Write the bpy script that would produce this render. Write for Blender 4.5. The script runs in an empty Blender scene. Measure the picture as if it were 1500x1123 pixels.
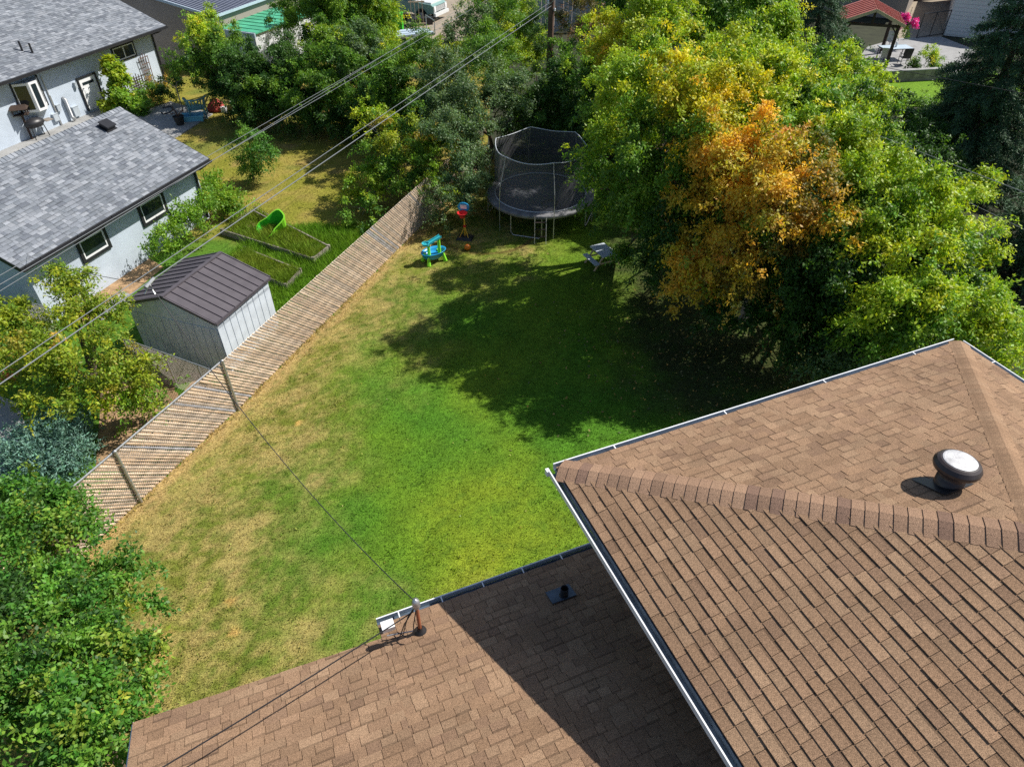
import bpy, math, random
import numpy as np
from mathutils import Vector, Matrix, Euler
random.seed(7)
rng = np.random.default_rng(11)
R = math.radians
SC = bpy.context.scene
COL = SC.collection

# ------------------------------------------------------------ camera, sky, sun, exposure
CAM_H, PITCH, FPX = 12.0, R(40.2), 1010.0
cam_d = bpy.data.cameras.new('camera')
cam_d.sensor_width = 36.0
cam_d.lens = 36.0 * FPX / 1500.0
cam_d.clip_end = 2000
cam = bpy.data.objects.new('camera', cam_d)
COL.objects.link(cam)
cam.location = (0, 0, CAM_H)
cam.rotation_euler = (R(90) - PITCH, 0, 0)
SC.camera = cam
SUN_AZ, SUN_EL = 21.0, 47.0          # azimuth measured from +x towards +y
world = bpy.data.worlds.new('World')
SC.world = world
world.use_nodes = True
wn = world.node_tree.nodes
sky = wn.new('ShaderNodeTexSky')
sky.sky_type = 'NISHITA'
sky.sun_disc = False
sky.sun_elevation = R(SUN_EL)
sky.sun_rotation = R(90 - SUN_AZ)
world.node_tree.links.new(sky.outputs[0], wn['Background'].inputs[0])
wn['Background'].inputs[1].default_value = 0.082
sun_d = bpy.data.lights.new('sun', 'SUN')
sun_d.energy = 5.0
sun_d.angle = R(0.53)
sun_d.color = (1.0, 0.95, 0.87)
sun = bpy.data.objects.new('sun', sun_d)
COL.objects.link(sun)
SUNV = Vector((math.cos(R(SUN_EL)) * math.cos(R(SUN_AZ)), math.cos(R(SUN_EL)) * math.sin(R(SUN_AZ)), math.sin(R(SUN_EL))))
sun.rotation_euler = SUNV.to_track_quat('Z', 'Y').to_euler()
sun.location = (20, 8, 30)
SC.view_settings.view_transform = 'Standard'
SC.view_settings.look = 'None'
SC.view_settings.gamma = 1
SC.view_settings.exposure = 0.40
SC.view_settings.use_curve_mapping = False
SC.render.engine = 'CYCLES'
SC.cycles.use_denoising = False
SC.cycles.max_bounces = 6
SC.cycles.diffuse_bounces = 3
SC.cycles.transparent_max_bounces = 12
SC.cycles.transmission_bounces = 3

# ------------------------------------------------------------ surveying helpers (pixel of the photo -> place)
_s, _c = math.sin(PITCH), math.cos(PITCH)
def ray(x, y):
    u = (x - 750) / FPX; v = (y - 561.5) / FPX
    return Vector((u, _c - v * _s, -(_s + v * _c)))
CO = Vector((0, 0, CAM_H))
def U(x, y, h=0.0):
    d = ray(x, y)
    return CO + d * ((h - CAM_H) / d.z)
def hit(x, y, p0, n):
    d = ray(x, y)
    return CO + d * (((p0 - CO).dot(n)) / d.dot(n))
def depth(p):
    q = p - CO
    return q.y * _c - q.z * _s
def inframe(p, m=20):
    q = p - CO; z = depth(p)
    if z < .3: return False
    x = 750 + FPX * q.x / z; y = 561.5 - FPX * (q.y * _s + q.z * _c) / z
    return -m < x < 1500 + m and -m < y < 1123 + m

# ------------------------------------------------------------ objects
def tag(o, label=None, cat=None, group=None, kind=None):
    if label: o['label'] = label
    if cat: o['category'] = cat
    if group: o['group'] = group
    if kind: o['kind'] = kind
    return o
def empty(name, loc, rz=0.0, label=None, cat=None, group=None, parent=None):
    o = bpy.data.objects.new(name, None)
    COL.objects.link(o)
    o.location = loc; o.rotation_euler = (0, 0, rz)
    o.empty_display_size = .2
    if parent: o.parent = parent
    return tag(o, label, cat, group)
def copy_tree(o, parent=None):
    c = o.copy(); COL.objects.link(c); c.parent = parent
    for ch in list(o.children): copy_tree(ch, c)
    return c

class MB:
    def __init__(self): self.v = []; self.f = []; self.c = []; self.m = []
    def add(self, vs, fs, col=(1, 1, 1), mi=0):
        b = len(self.v)
        self.v += [tuple(p) for p in vs]
        self.f += [tuple(i + b for i in f) for f in fs]
        self.c += col if isinstance(col, list) else [col] * len(vs)
        self.m += [mi] * len(fs)
        return self
    def obox(self, c, ax, ay, az, col=(1, 1, 1), mi=0):
        c = Vector(c); ax = Vector(ax); ay = Vector(ay); az = Vector(az)
        vs = [c + ax * i + ay * j + az * k for k in (-1, 1) for j in (-1, 1) for i in (-1, 1)]
        return self.add(vs, [(0, 2, 3, 1), (4, 5, 7, 6), (0, 1, 5, 4), (2, 6, 7, 3), (0, 4, 6, 2), (1, 3, 7, 5)], col, mi)
    def box(self, x0, x1, y0, y1, z0, z1, col=(1, 1, 1), mi=0):
        return self.obox(((x0 + x1) / 2, (y0 + y1) / 2, (z0 + z1) / 2), ((x1 - x0) / 2, 0, 0), (0, (y1 - y0) / 2, 0), (0, 0, (z1 - z0) / 2), col, mi)
    def beam(self, p0, p1, w, t, up=(0, 0, 1), col=(1, 1, 1), mi=0):
        p0 = Vector(p0); p1 = Vector(p1); d = (p1 - p0); L = d.length; d = d / L
        up = Vector(up)
        if abs(d.dot(up)) > .98: up = Vector((1, 0, 0))
        s = d.cross(up).normalized(); u = s.cross(d).normalized()
        return self.obox((p0 + p1) / 2, d * L / 2, s * w / 2, u * t / 2, col, mi)
    def tube(self, pts, r, n=8, cap=True, col=(1, 1, 1), mi=0):
        pts = [Vector(p) for p in pts]; k = len(pts)
        rs = r if isinstance(r, (list, tuple)) else [r] * k
        vs = []; prev = None
        for i, p in enumerate(pts):
            d = (pts[min(i + 1, k - 1)] - pts[max(i - 1, 0)])
            d = d.normalized() if d.length > 1e-9 else Vector((0, 0, 1))
            if prev is None:
                a = Vector((0, 0, 1)) if abs(d.z) < .9 else Vector((1, 0, 0))
                s = d.cross(a).normalized()
            else:
                s = (prev - d * prev.dot(d)).normalized()
            prev = s; u = d.cross(s)
            for j in range(n):
                a = 2 * math.pi * j / n
                vs.append(p + (s * math.cos(a) + u * math.sin(a)) * rs[i])
        fs = [(i * n + j, i * n + (j + 1) % n, (i + 1) * n + (j + 1) % n, (i + 1) * n + j) for i in range(k - 1) for j in range(n)]
        if cap: fs += [tuple(range(n - 1, -1, -1)), tuple(range((k - 1) * n, k * n))]
        return self.add(vs, fs, col, mi)
    def lathe(self, prof, n=24, c=(0, 0, 0), sx=1, sy=1, col=(1, 1, 1), mi=0):
        vs = [(c[0] + r * sx * math.cos(2 * math.pi * j / n), c[1] + r * sy * math.sin(2 * math.pi * j / n), c[2] + z) for r, z in prof for j in range(n)]
        k = len(prof)
        fs = [(i * n + j, i * n + (j + 1) % n, (i + 1) * n + (j + 1) % n, (i + 1) * n + j) for i in range(k - 1) for j in range(n)]
        return self.add(vs, fs, col, mi)
    def build(self, name, mat, parent=None, origin=None, smooth=False, label=None, kind=None, cat=None, group=None):
        me = bpy.data.meshes.new(name)
        o0 = Vector(origin) if origin is not None else Vector((0, 0, 0))
        me.from_pydata([(p[0] - o0.x, p[1] - o0.y, p[2] - o0.z) for p in self.v], [], self.f)
        mats = mat if isinstance(mat, (list, tuple)) else [mat]
        for m in mats: me.materials.append(m)
        if len(mats) > 1: me.polygons.foreach_set('material_index', self.m)
        if self.c and any(c != (1, 1, 1) for c in self.c):
            at = me.color_attributes.new('Col', 'FLOAT_COLOR', 'POINT')
            at.data.foreach_set('color', np.array([(*c, 1) for c in self.c], dtype=np.float32).ravel())
        if smooth: me.polygons.foreach_set('use_smooth', [True] * len(me.polygons))
        me.update()
        o = bpy.data.objects.new(name, me); COL.objects.link(o)
        o.location = o0
        if parent: o.parent = parent
        return tag(o, label, cat, group, kind)

def np_mesh(name, V, F, C, mat, parent=None, label=None, cat=None, group=None, kind=None, smooth=False):
    me = bpy.data.meshes.new(name)
    n = len(V); k = F.shape[1]
    me.vertices.add(n); me.vertices.foreach_set('co', V.astype(np.float32).ravel())
    me.loops.add(F.size); me.loops.foreach_set('vertex_index', F.astype(np.int32).ravel())
    me.polygons.add(len(F)); me.polygons.foreach_set('loop_start', np.arange(0, F.size, k, dtype=np.int32))
    me.materials.append(mat)
    if C is not None:
        at = me.color_attributes.new('Col', 'FLOAT_COLOR', 'POINT')
        at.data.foreach_set('color', np.concatenate([C, np.ones((n, 1))], 1).astype(np.float32).ravel())
    me.update(calc_edges=True)
    if smooth: me.polygons.foreach_set('use_smooth', [True] * len(F))
    o = bpy.data.objects.new(name, me); COL.objects.link(o)
    if parent: o.parent = parent
    return tag(o, label, cat, group, kind)

# ------------------------------------------------------------ materials
def _mat(name):
    m = bpy.data.materials.new(name); m.use_nodes = True
    nt = m.node_tree; b = nt.nodes['Principled BSDF']
    return m, nt, b
def mat(name, col=(.5, .5, .5), rough=.7, metal=0., vary=.12, scale=8., bump=0., bscale=60., attr=False, spec=.4, fine=0., fscale=200., coord='Object'):
    """colour (or the 'Col' attribute) times two noises, plus noise bump"""
    m, nt, b = _mat(name); N = nt.nodes; L = nt.links
    tc = N.new('ShaderNodeTexCoord')
    if attr:
        a = N.new('ShaderNodeVertexColor'); a.layer_name = 'Col'; src = a.outputs[0]
    else:
        a = N.new('ShaderNodeRGB'); a.outputs[0].default_value = (*col, 1); src = a.outputs[0]
    def mul(src, sc, amt, det=4):
        n = N.new('ShaderNodeTexNoise'); n.inputs['Scale'].default_value = sc; n.inputs['Detail'].default_value = det
        L.new(tc.outputs[coord], n.inputs['Vector'])
        mr = N.new('ShaderNodeMapRange'); mr.inputs[1].default_value = .3; mr.inputs[2].default_value = .7
        mr.inputs[3].default_value = 1 - amt; mr.inputs[4].default_value = 1 + amt
        L.new(n.outputs[0], mr.inputs[0])
        mx = N.new('ShaderNodeVectorMath'); mx.operation = 'SCALE'
        L.new(src, mx.inputs[0]); L.new(mr.outputs[0], mx.inputs['Scale'])
        return mx.outputs[0]
    if vary: src = mul(src, scale, vary)
    if fine: src = mul(src, fscale, fine, 2)
    L.new(src, b.inputs['Base Color'])
    b.inputs['Roughness'].default_value = rough; b.inputs['Metallic'].default_value = metal
    b.inputs['Specular IOR Level'].default_value = spec
    if bump:
        n = N.new('ShaderNodeTexNoise'); n.inputs['Scale'].default_value = bscale; n.inputs['Detail'].default_value = 3
        L.new(tc.outputs[coord], n.inputs['Vector'])
        bp = N.new('ShaderNodeBump'); bp.inputs['Strength'].default_value = bump; bp.inputs['Distance'].default_value = .02
        L.new(n.outputs[0], bp.inputs['Height']); L.new(bp.outputs[0], b.inputs['Normal'])
    return m
def leafmat(name, trans=.35, rough=.5, spec=.35):
    m, nt, b = _mat(name); N = nt.nodes; L = nt.links
    a = N.new('ShaderNodeVertexColor'); a.layer_name = 'Col'
    L.new(a.outputs[0], b.inputs['Base Color']); b.inputs['Roughness'].default_value = rough
    b.inputs['Specular IOR Level'].default_value = spec
    t = N.new('ShaderNodeBsdfTranslucent')
    g = N.new('ShaderNodeVectorMath'); g.operation = 'MULTIPLY'; g.inputs[1].default_value = (1.35, 1.25, .5)
    L.new(a.outputs[0], g.inputs[0]); L.new(g.outputs[0], t.inputs[0])
    mx = N.new('ShaderNodeMixShader'); mx.inputs[0].default_value = trans
    L.new(b.outputs[0], mx.inputs[1]); L.new(t.outputs[0], mx.inputs[2])
    L.new(mx.outputs[0], N['Material Output'].inputs[0])
    return m
def netmat(name, col, alpha):
    m, nt, b = _mat(name); N = nt.nodes; L = nt.links
    b.inputs['Base Color'].default_value = (*col, 1); b.inputs['Roughness'].default_value = .8
    b.inputs['Alpha'].default_value = alpha
    return m
def glassmat(name, col=(.02, .03, .035)):
    m, nt, b = _mat(name)
    b.inputs['Base Color'].default_value = (*col, 1); b.inputs['Roughness'].default_value = .08
    b.inputs['Specular IOR Level'].default_value = .8
    return m

M = dict(
    shingle=mat('brown_shingle', attr=True, rough=.92, vary=.16, scale=1.1, fine=.55, fscale=110, bump=.35, bscale=220, spec=.2),
    greyshingle=mat('grey_shingle', attr=True, rough=.9, vary=.10, scale=2, fine=.22, fscale=60, bump=.2, bscale=120, spec=.2),
    underlay=mat('underlay', (.05, .035, .028), rough=.95),
    greyunder=mat('grey_underlay', (.06, .065, .07), rough=.95),
    white=mat('white_paint', (.78, .79, .8), rough=.35, vary=.05, scale=4),
    whitemetal=mat('white_gutter', (.75, .77, .79), rough=.3, vary=.08, scale=3),
    gutterin=mat('gutter_inside', (.07, .10, .14), rough=.5, vary=.3, scale=6),  # dark blue shade of the gutter trough is put into this colour
    blackmetal=mat('black_metal', (.025, .025, .028), rough=.4, vary=.1),
    darkmetal=mat('dark_brown_metal', (.045, .035, .035), rough=.35, vary=.2, scale=15),
    galv=mat('galvanised', (.45, .46, .47), rough=.42, metal=.7, vary=.2, scale=20, bump=.1, bscale=30),
    dome=mat('brushed_cap', (.46, .46, .47), rough=.5, metal=.2, vary=.25, scale=14, fine=.15, fscale=60),
    stucco=mat('grey_stucco', (.50, .57, .66), rough=.95, vary=.10, scale=1.2, fine=.24, fscale=55, bump=.6, bscale=70, spec=.2),
    housewall=mat('house_siding', (.55, .5, .42), rough=.8),
    glass=glassmat('window_glass'),
    blackframe=mat('black_trim', (.02, .022, .025), rough=.5),
    slat=mat('fence_slat', attr=True, rough=.7, vary=.22, scale=2.5, fine=.25, fscale=24, spec=.3),
    wire=mat('fence_wire', (.52, .46, .40), rough=.5, metal=.2, vary=.2),
    shedroof=mat('shed_roof', (.092, .082, .092), rough=.5, vary=.14, scale=3, fine=.08, fscale=80, spec=.35),
    shedwall=mat('shed_wall', (.58, .64, .70), rough=.5, vary=.1, scale=3),
    shedtrim=mat('shed_trim', (.10, .085, .10), rough=.5),
    concrete=mat('concrete', (.30, .30, .295), rough=.92, vary=.15, scale=2, fine=.12, fscale=40, bump=.2),
    beige=mat('beige_gravel', (.30, .25, .19), rough=.95, vary=.12, scale=2, fine=.15, fscale=20, bump=.3),
    dirt=mat('dry_dirt', (.34, .22, .12), rough=1, vary=.35, scale=4, fine=.3, fscale=30, bump=.5, bscale=20),
    ground=mat('dark_ground', (.03, .034, .016), rough=1, vary=.4, scale=1.5, fine=.3, fscale=25, bump=.6, bscale=14),
    lawn=mat('lawn_grass', attr=True, rough=.95, vary=.22, scale=9, fine=.5, fscale=38, bump=.9, bscale=70, spec=.15),
    blade=leafmat('grass_blade', .25, .7, .2),
    leaf=leafmat('leaf', .38, .5, .35),
    needle=leafmat('needle', .15, .6, .25),
    bark=mat('bark', (.13, .095, .07), rough=.95, vary=.35, scale=6, bump=.8, bscale=18),
    greybark=mat('grey_bark', (.26, .24, .21), rough=.95, vary=.3, scale=6, bump=.6, bscale=18),
    wood=mat('weathered_wood', (.24, .21, .18), rough=.9, vary=.3, scale=3, fine=.2, fscale=30, bump=.3),
    darkwood=mat('dark_wood', (.05, .032, .024), rough=.8, vary=.3, scale=4),
    pole=mat('pole_wood', (.12, .07, .05), rough=.9, vary=.4, scale=4, bump=.4, bscale=20),
    lime=mat('lime_plastic', (.28, .78, .04), rough=.35, vary=.05),
    limedark=mat('green_plastic', (.05, .55, .03), rough=.35, vary=.05),
    bluep=mat('blue_plastic', (.02, .30, .62), rough=.3, vary=.05),
    teal=mat('teal_plastic', (.04, .42, .50), rough=.3, vary=.05),
    orange=mat('orange_plastic', (.75, .2, .02), rough=.4, vary=.08),
    yellow=mat('yellow_plastic', (.75, .42, .04), rough=.4, vary=.05),
    redp=mat('red_plastic', (.65, .03, .03), rough=.4, vary=.05),
    mat_=mat('trampoline_mat', (.085, .09, .105), rough=.8, vary=.25, scale=1.2, fine=.1, fscale=60),
    pad=mat('trampoline_pad', (.17, .17, .18), rough=.7, vary=.3, scale=5),
    padedge=mat('pad_edge', (.55, .58, .62), rough=.5),
    net=netmat('net', (.11, .11, .12), .52),
    greyplas=mat('grey_resin', (.42, .47, .52), rough=.6, vary=.1, scale=10),
    chair=mat('blue_chair', (.12, .30, .34), rough=.5, vary=.2, scale=6),
    cable=mat('cable', (.17, .185, .20), rough=.5, vary=.1, scale=2),
    darkcable=mat('dark_cable', (.02, .02, .022), rough=.5),
    metalroof=mat('blue_grey_metal_roof', (.22, .24, .30), rough=.4, vary=.1, scale=1),
    taupe=mat('taupe_wall', (.30, .26, .23), rough=.9, vary=.05, scale=1),
    greenroof=mat('green_roof', (.07, .36, .21), rough=.6, vary=.2, scale=1.5),
    bluesheet=mat('blue_white_sheet', (.42, .52, .60), rough=.5, vary=.1),
    truck=mat('truck_paint', (.22, .36, .33), rough=.25, vary=.04, scale=2, spec=.6),
    truckw=mat('truck_white', (.68, .7, .7), rough=.25, vary=.04, scale=2, spec=.6),
    tyre=mat('tyre', (.02, .02, .02), rough=.9),
    redroof=mat('red_metal_roof', (.42, .13, .10), rough=.5, vary=.1, scale=2),
    tan=mat('tan_fascia', (.6, .45, .3), rough=.7, vary=.1),
    magenta=leafmat('petal', .3, .5, .3),
    siding=mat('white_siding', (.66, .68, .70), rough=.6, vary=.05),
    tub=mat('blue_tub', (.15, .45, .62), rough=.35, vary=.1),
    redcloth=mat('red_cloth', (.4, .06, .05), rough=.8, vary=.2, scale=9),
    terra=mat('dark_pot', (.02, .02, .02), rough=.6),
    blackcloth=mat('black_fabric', (.03, .03, .034), rough=.85, vary=.3, scale=8, bump=.4, bscale=10),
    greyfence=mat('grey_fence', (.26, .29, .32), rough=.8, vary=.1, scale=1),
    redfence=mat('red_brown_fence', (.14, .045, .03), rough=.8, vary=.3, scale=3),
    copper=mat('copper_wire', (.35, .12, .06), rough=.5),
)

# ------------------------------------------------------------ value noise in numpy
_tab = np.random.default_rng(5).random((256, 256))
def vnoise(x, y, s, seed=0):
    x = np.asarray(x) * s + seed * 17.3; y = np.asarray(y) * s + seed * 9.7
    xi = np.floor(x).astype(int); yi = np.floor(y).astype(int); fx = x - xi; fy = y - yi
    fx = fx * fx * (3 - 2 * fx); fy = fy * fy * (3 - 2 * fy)
    g = lambda a, b: _tab[a % 256, b % 256]
    return (g(xi, yi) * (1 - fx) + g(xi + 1, yi) * fx) * (1 - fy) + (g(xi, yi + 1) * (1 - fx) + g(xi + 1, yi + 1) * fx) * fy
def fbm(x, y, s, seed=0, o=4):
    t = 0; a = .5
    for i in range(o): t = t + a * vnoise(x, y, s * 2 ** i, seed + i); a *= .5
    return t / .9375
def sstep(a, b, x):
    t = np.clip((x - a) / (b - a), 0, 1); return t * t * (3 - 2 * t)
def mixc(a, b, t): return np.asarray(a) * (1 - t[:, None]) + np.asarray(b) * t[:, None]

# ------------------------------------------------------------ fence line
FA = Vector((-9.75, 6.75, 0)); FB = Vector((-7.10, 13.15, 0)); FC = Vector((-2.45, 25.65, 0)); FD = Vector((-1.1, 29.3, 0))
FPTS = [FA, FB, FC, FD]
def fence_x(y):
    return np.interp(y, [p.y for p in FPTS], [p.x for p in FPTS])
def fdist(x, y):                      # metres to the right of the fence
    return (x - fence_x(y)) * .93

# ------------------------------------------------------------ ground and lawns
g = MB(); g.add([(-300, -200, -.03), (300, -200, -.03), (300, 400, -.03), (-300, 400, -.03)], [(0, 1, 2, 3)])
g.build('ground', M['ground'], kind='structure')

LUSH = (.062, .165, .012); MID = (.125, .205, .014); TAN = (.35, .26, .10); OLIVE = (.16, .155, .028); PALE = (.41, .29, .12)
def lawn_col(x, y):
    fd = fdist(x, y)
    n1 = fbm(x, y, .55, 1); n2 = fbm(x, y, 1.6, 4); n3 = fbm(x, y, 5.0, 8)
    dry = 1 - sstep(.2, 4.2, fd + (n1 - .5) * 4.0 + (n2 - .5) * 1.6)
    dry = np.maximum(dry, .95 * (1 - sstep(4.0, 8.6, (x + 9) * .8 + (y - 4) * .5 + (n1 - .5) * 4)) )
    dry = np.maximum(dry, .5 * sstep(19, 22, y + (n2 - .5) * 4) * (1 - sstep(0, 2.5, x)))
    edge = 1 - sstep(.12, .55, fd + (n3 - .5) * .5)
    patch = sstep(.55, .78, n2) * sstep(.1, .5, dry) * .8
    bright = sstep(.42, .75, fbm(x, y, .35, 21)) * .9
    c = mixc(LUSH, MID, np.clip(bright, 0, 1))
    yl = sstep(.35, .8, fbm(x, y, .5, 31)) * sstep(4.5, 6.0, fd) * (1 - sstep(9.5, 12.5, y)) * .6
    c = mixc(c, (.25, .28, .02), np.clip(yl, 0, 1))
    c = c * (1 - np.clip(dry, 0, 1) * .75)[:, None] + np.asarray(OLIVE) * (np.clip(dry, 0, 1) * .75)[:, None]
    tanm = np.clip(dry * (sstep(.36, .60, n3 * .55 + n2 * .45)) * .95 + patch, 0, 1)
    c = mixc(c, TAN, tanm * .66)
    c = mixc(c, PALE, np.clip(edge * .9, 0, 1))
    # small bleached spots
    for px, py, r in ((502, 657, .07), (345, 925, .13), (335, 880, .12), (240, 960, .16), (437, 620, .08), (245, 930, .12)):
        p = U(px, py)
        d = np.hypot(x - p.x, y - p.y) + (n3 - .5) * .2
        c = mixc(c, (.46, .30, .09), 1 - sstep(r * .4, r * 1.2, d))
    # dark earth under the big trees, with their shade painted into the colour
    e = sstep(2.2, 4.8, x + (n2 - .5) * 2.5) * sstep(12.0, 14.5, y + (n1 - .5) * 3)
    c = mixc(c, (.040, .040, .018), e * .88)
    # thin brown ring on the grass beside the trampoline
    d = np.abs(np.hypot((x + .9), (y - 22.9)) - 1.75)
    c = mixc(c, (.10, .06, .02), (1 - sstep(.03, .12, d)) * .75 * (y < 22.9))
    # mowing stripes
    st = np.sin((x * .93 - y * .36) * 2 * math.pi / 1.1)
    c = c * (1 + .05 * st)[:, None]
    n5 = fbm(x, y, 11, 71)
    c = mixc(c, TAN, np.clip(dry, 0, 1) * sstep(.52, .66, n5) * .4)
    c = mixc(c, (.05, .12, .012), sstep(.58, .7, fbm(x, y, 8, 91)) * .35)
    return c * (.88 + .44 * n3)[:, None]
def grid_sheet(name, x0, x1, y0, y1, step, keep, colf, z, label=None):
    xs = np.arange(x0, x1, step); ys = np.arange(y0, y1, step)
    X, Y = np.meshgrid(xs, ys); ny, nx = X.shape
    V = np.stack([X.ravel(), Y.ravel(), z + .025 * (fbm(X.ravel(), Y.ravel(), .9, 3) - .5)], 1)
    i = (np.arange(ny - 1)[:, None] * nx + np.arange(nx - 1)[None]).ravel()
    F = np.stack([i, i + 1, i + 1 + nx, i + nx], 1)
    cx = V[F].mean(1); F = F[keep(cx[:, 0], cx[:, 1])]
    used = np.unique(F); mp = np.zeros(len(V), int); mp[used] = np.arange(len(used))
    V = V[used]; F = mp[F]
    return np_mesh(name, V, F, np.clip(colf(V[:, 0], V[:, 1]), .002, 1), M['lawn'], kind='structure', label=label, smooth=True)
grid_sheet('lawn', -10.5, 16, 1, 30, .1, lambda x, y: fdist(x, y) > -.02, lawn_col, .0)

def lawn2_col(x, y):
    n1 = fbm(x, y, .5, 41); n2 = fbm(x, y, 1.7, 44); n3 = fbm(x, y, 5, 48)
    c = mixc((.20, .20, .025), (.29, .235, .055), sstep(.3, .7, n1 * .4 + n2 * .6))
    c = mixc(c, (.08, .14, .02), sstep(.55, .75, n1) * .6)
    near = 1 - sstep(21.0, 23.5, y + (n2 - .5) * 2)          # unmown green part round the beds and shed
    c = mixc(c, (.075, .17, .016), near)
    c = mixc(c, (.34, .22, .09), sstep(.58, .72, fbm(x, y, 1.1, 60)) * .5 * sstep(24, 27, y))
    return c * (.85 + .35 * n3)[:, None]
grid_sheet('lawn', -24, 3, 7, 46, .16, lambda x, y: (fdist(x, y) < -.02), lawn2_col, .0)
def lawn3_col(x, y):
    return mixc((.11, .24, .015), (.17, .28, .02), fbm(x, y, 1, 3)) * (.85 + .3 * fbm(x, y, 6, 2))[:, None]
grid_sheet('lawn', 18.2, 29, 36.2, 42.0, .2, lambda x, y: x > 0, lawn3_col, .01)

def slab(name, mt, pts, h, top=0.0, kind='structure', label=None):
    g = MB(); n = len(pts)
    vs = [(p[0], p[1], top) for p in pts] + [(p[0], p[1], top - h) for p in pts]
    fs = [tuple(range(n))] + [(i, i + n, (i + 1) % n + n, (i + 1) % n) for i in range(n)]
    g.add(vs, fs)
    return g.build(name, mt, kind=kind, label=label)
def upts(*px, h=0.0): return [U(x, y, h) for x, y in px][::-1]

# ------------------------------------------------------------ foliage
def norm(a): return a / np.maximum(np.linalg.norm(a, axis=1, keepdims=True), 1e-9)
def leaf_quads(P, D, C, nl, slen, ll, lw, droop, spread, flat=.6, jit=.22, rg=rng):
    N = len(P); t = (np.arange(nl) + .5) / nl
    T = np.tile(t, N)
    Pp = np.repeat(P, nl, 0); Dd = np.repeat(D, nl, 0)
    pos = Pp + Dd * (slen * T)[:, None] + rg.normal(0, spread, (N * nl, 3))
    pos[:, 2] -= droop * T * T * slen
    side = rg.normal(0, 1, (N * nl, 3))
    ld = norm(Dd * .45 + side * .75 + np.array([0, 0, -droop * .9]))
    nn = norm(np.array([0, 0, 1.0]) * flat + Dd * .45 + rg.normal(0, .38, (N * nl, 3)))
    sd = norm(np.cross(ld, nn))
    L = (ll * rg.uniform(.7, 1.25, N * nl))[:, None]; W = (lw * rg.uniform(.7, 1.2, N * nl))[:, None]
    v0 = pos; v2 = pos + ld * L; mid = pos + ld * L * .45 - nn * L * .06
    V = np.stack([v0, mid + sd * W * .5, v2, mid - sd * W * .5], 1).reshape(-1, 3)
    F = np.arange(N * nl * 4).reshape(-1, 4)
    cc = np.repeat(C, nl, 0) * rg.uniform(1 - jit, 1 + jit, (N * nl, 1))
    cc = cc * (1 + rg.normal(0, .06, (N * nl, 3)))
    return V, F, np.repeat(np.clip(cc, .003, .95), 4, 0)
PAL = dict(
    green=[((.055, .13, .014), 4), ((.09, .18, .018), 3.2), ((.14, .23, .02), 2), ((.03, .08, .015), 1.2)],
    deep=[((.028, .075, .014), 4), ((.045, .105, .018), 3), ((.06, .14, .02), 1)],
    lime=[((.17, .26, .016), 4), ((.25, .32, .018), 3.5), ((.10, .20, .018), 2.5), ((.38, .37, .02), .8)],
    gold=[((.36, .35, .016), 4), ((.48, .42, .02), 2.8), ((.24, .31, .02), 3), ((.52, .34, .025), .5)],
    orange=[((.49, .29, .03), 4), ((.54, .37, .04), 3.5), ((.40, .19, .03), 1.0), ((.36, .32, .03), 3), ((.16, .21, .02), 1.5)],
    rust=[((.32, .20, .04), 3), ((.40, .27, .04), 2), ((.13, .13, .03), 2), ((.07, .11, .02), 2)],
    silver=[((.055, .10, .040), 4), ((.085, .14, .06), 3), ((.13, .18, .09), 1), ((.04, .07, .025), 2)],
    cherry=[((.05, .15, .02), 4), ((.08, .20, .022), 3), ((.15, .26, .03), 2), ((.30, .32, .04), .5), ((.03, .08, .015), 2.5)],
    autumnshrub=[((.20, .27, .02), 6), ((.31, .34, .02), 3), ((.11, .20, .02), 4), ((.42, .26, .04), .35), ((.36, .13, .05), .08)],
    pinkish=[((.16, .12, .05), 2), ((.09, .12, .03), 3), ((.24, .12, .07), 1)],
    vine=[((.30, .34, .02), 4), ((.17, .28, .02), 3), ((.10, .2, .02), 2)],
    weed=[((.12, .24, .02), 4), ((.18, .30, .025), 3), ((.08, .18, .02), 2)],
    juniper=[((.085, .17, .13), 4), ((.13, .235, .185), 3), ((.05, .10, .075), 2)],
    magenta=[((.55, .02, .30), 4), ((.7, .08, .42), 2)],
)
PGAIN = dict(green=1.6, deep=1.4, lime=1.65, gold=1.38, orange=1.45, rust=1.45, silver=1.85, cherry=1.35, vine=1.3, weed=1.3, juniper=1.6)
def pick(pal, n, rg=rng):
    cs = np.array([c for c, w in PAL[pal]]) * PGAIN.get(pal, 1.2); ws = np.array([w for c, w in PAL[pal]], float); ws /= ws.sum()
    return cs[rg.choice(len(cs), n, p=ws)]
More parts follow.
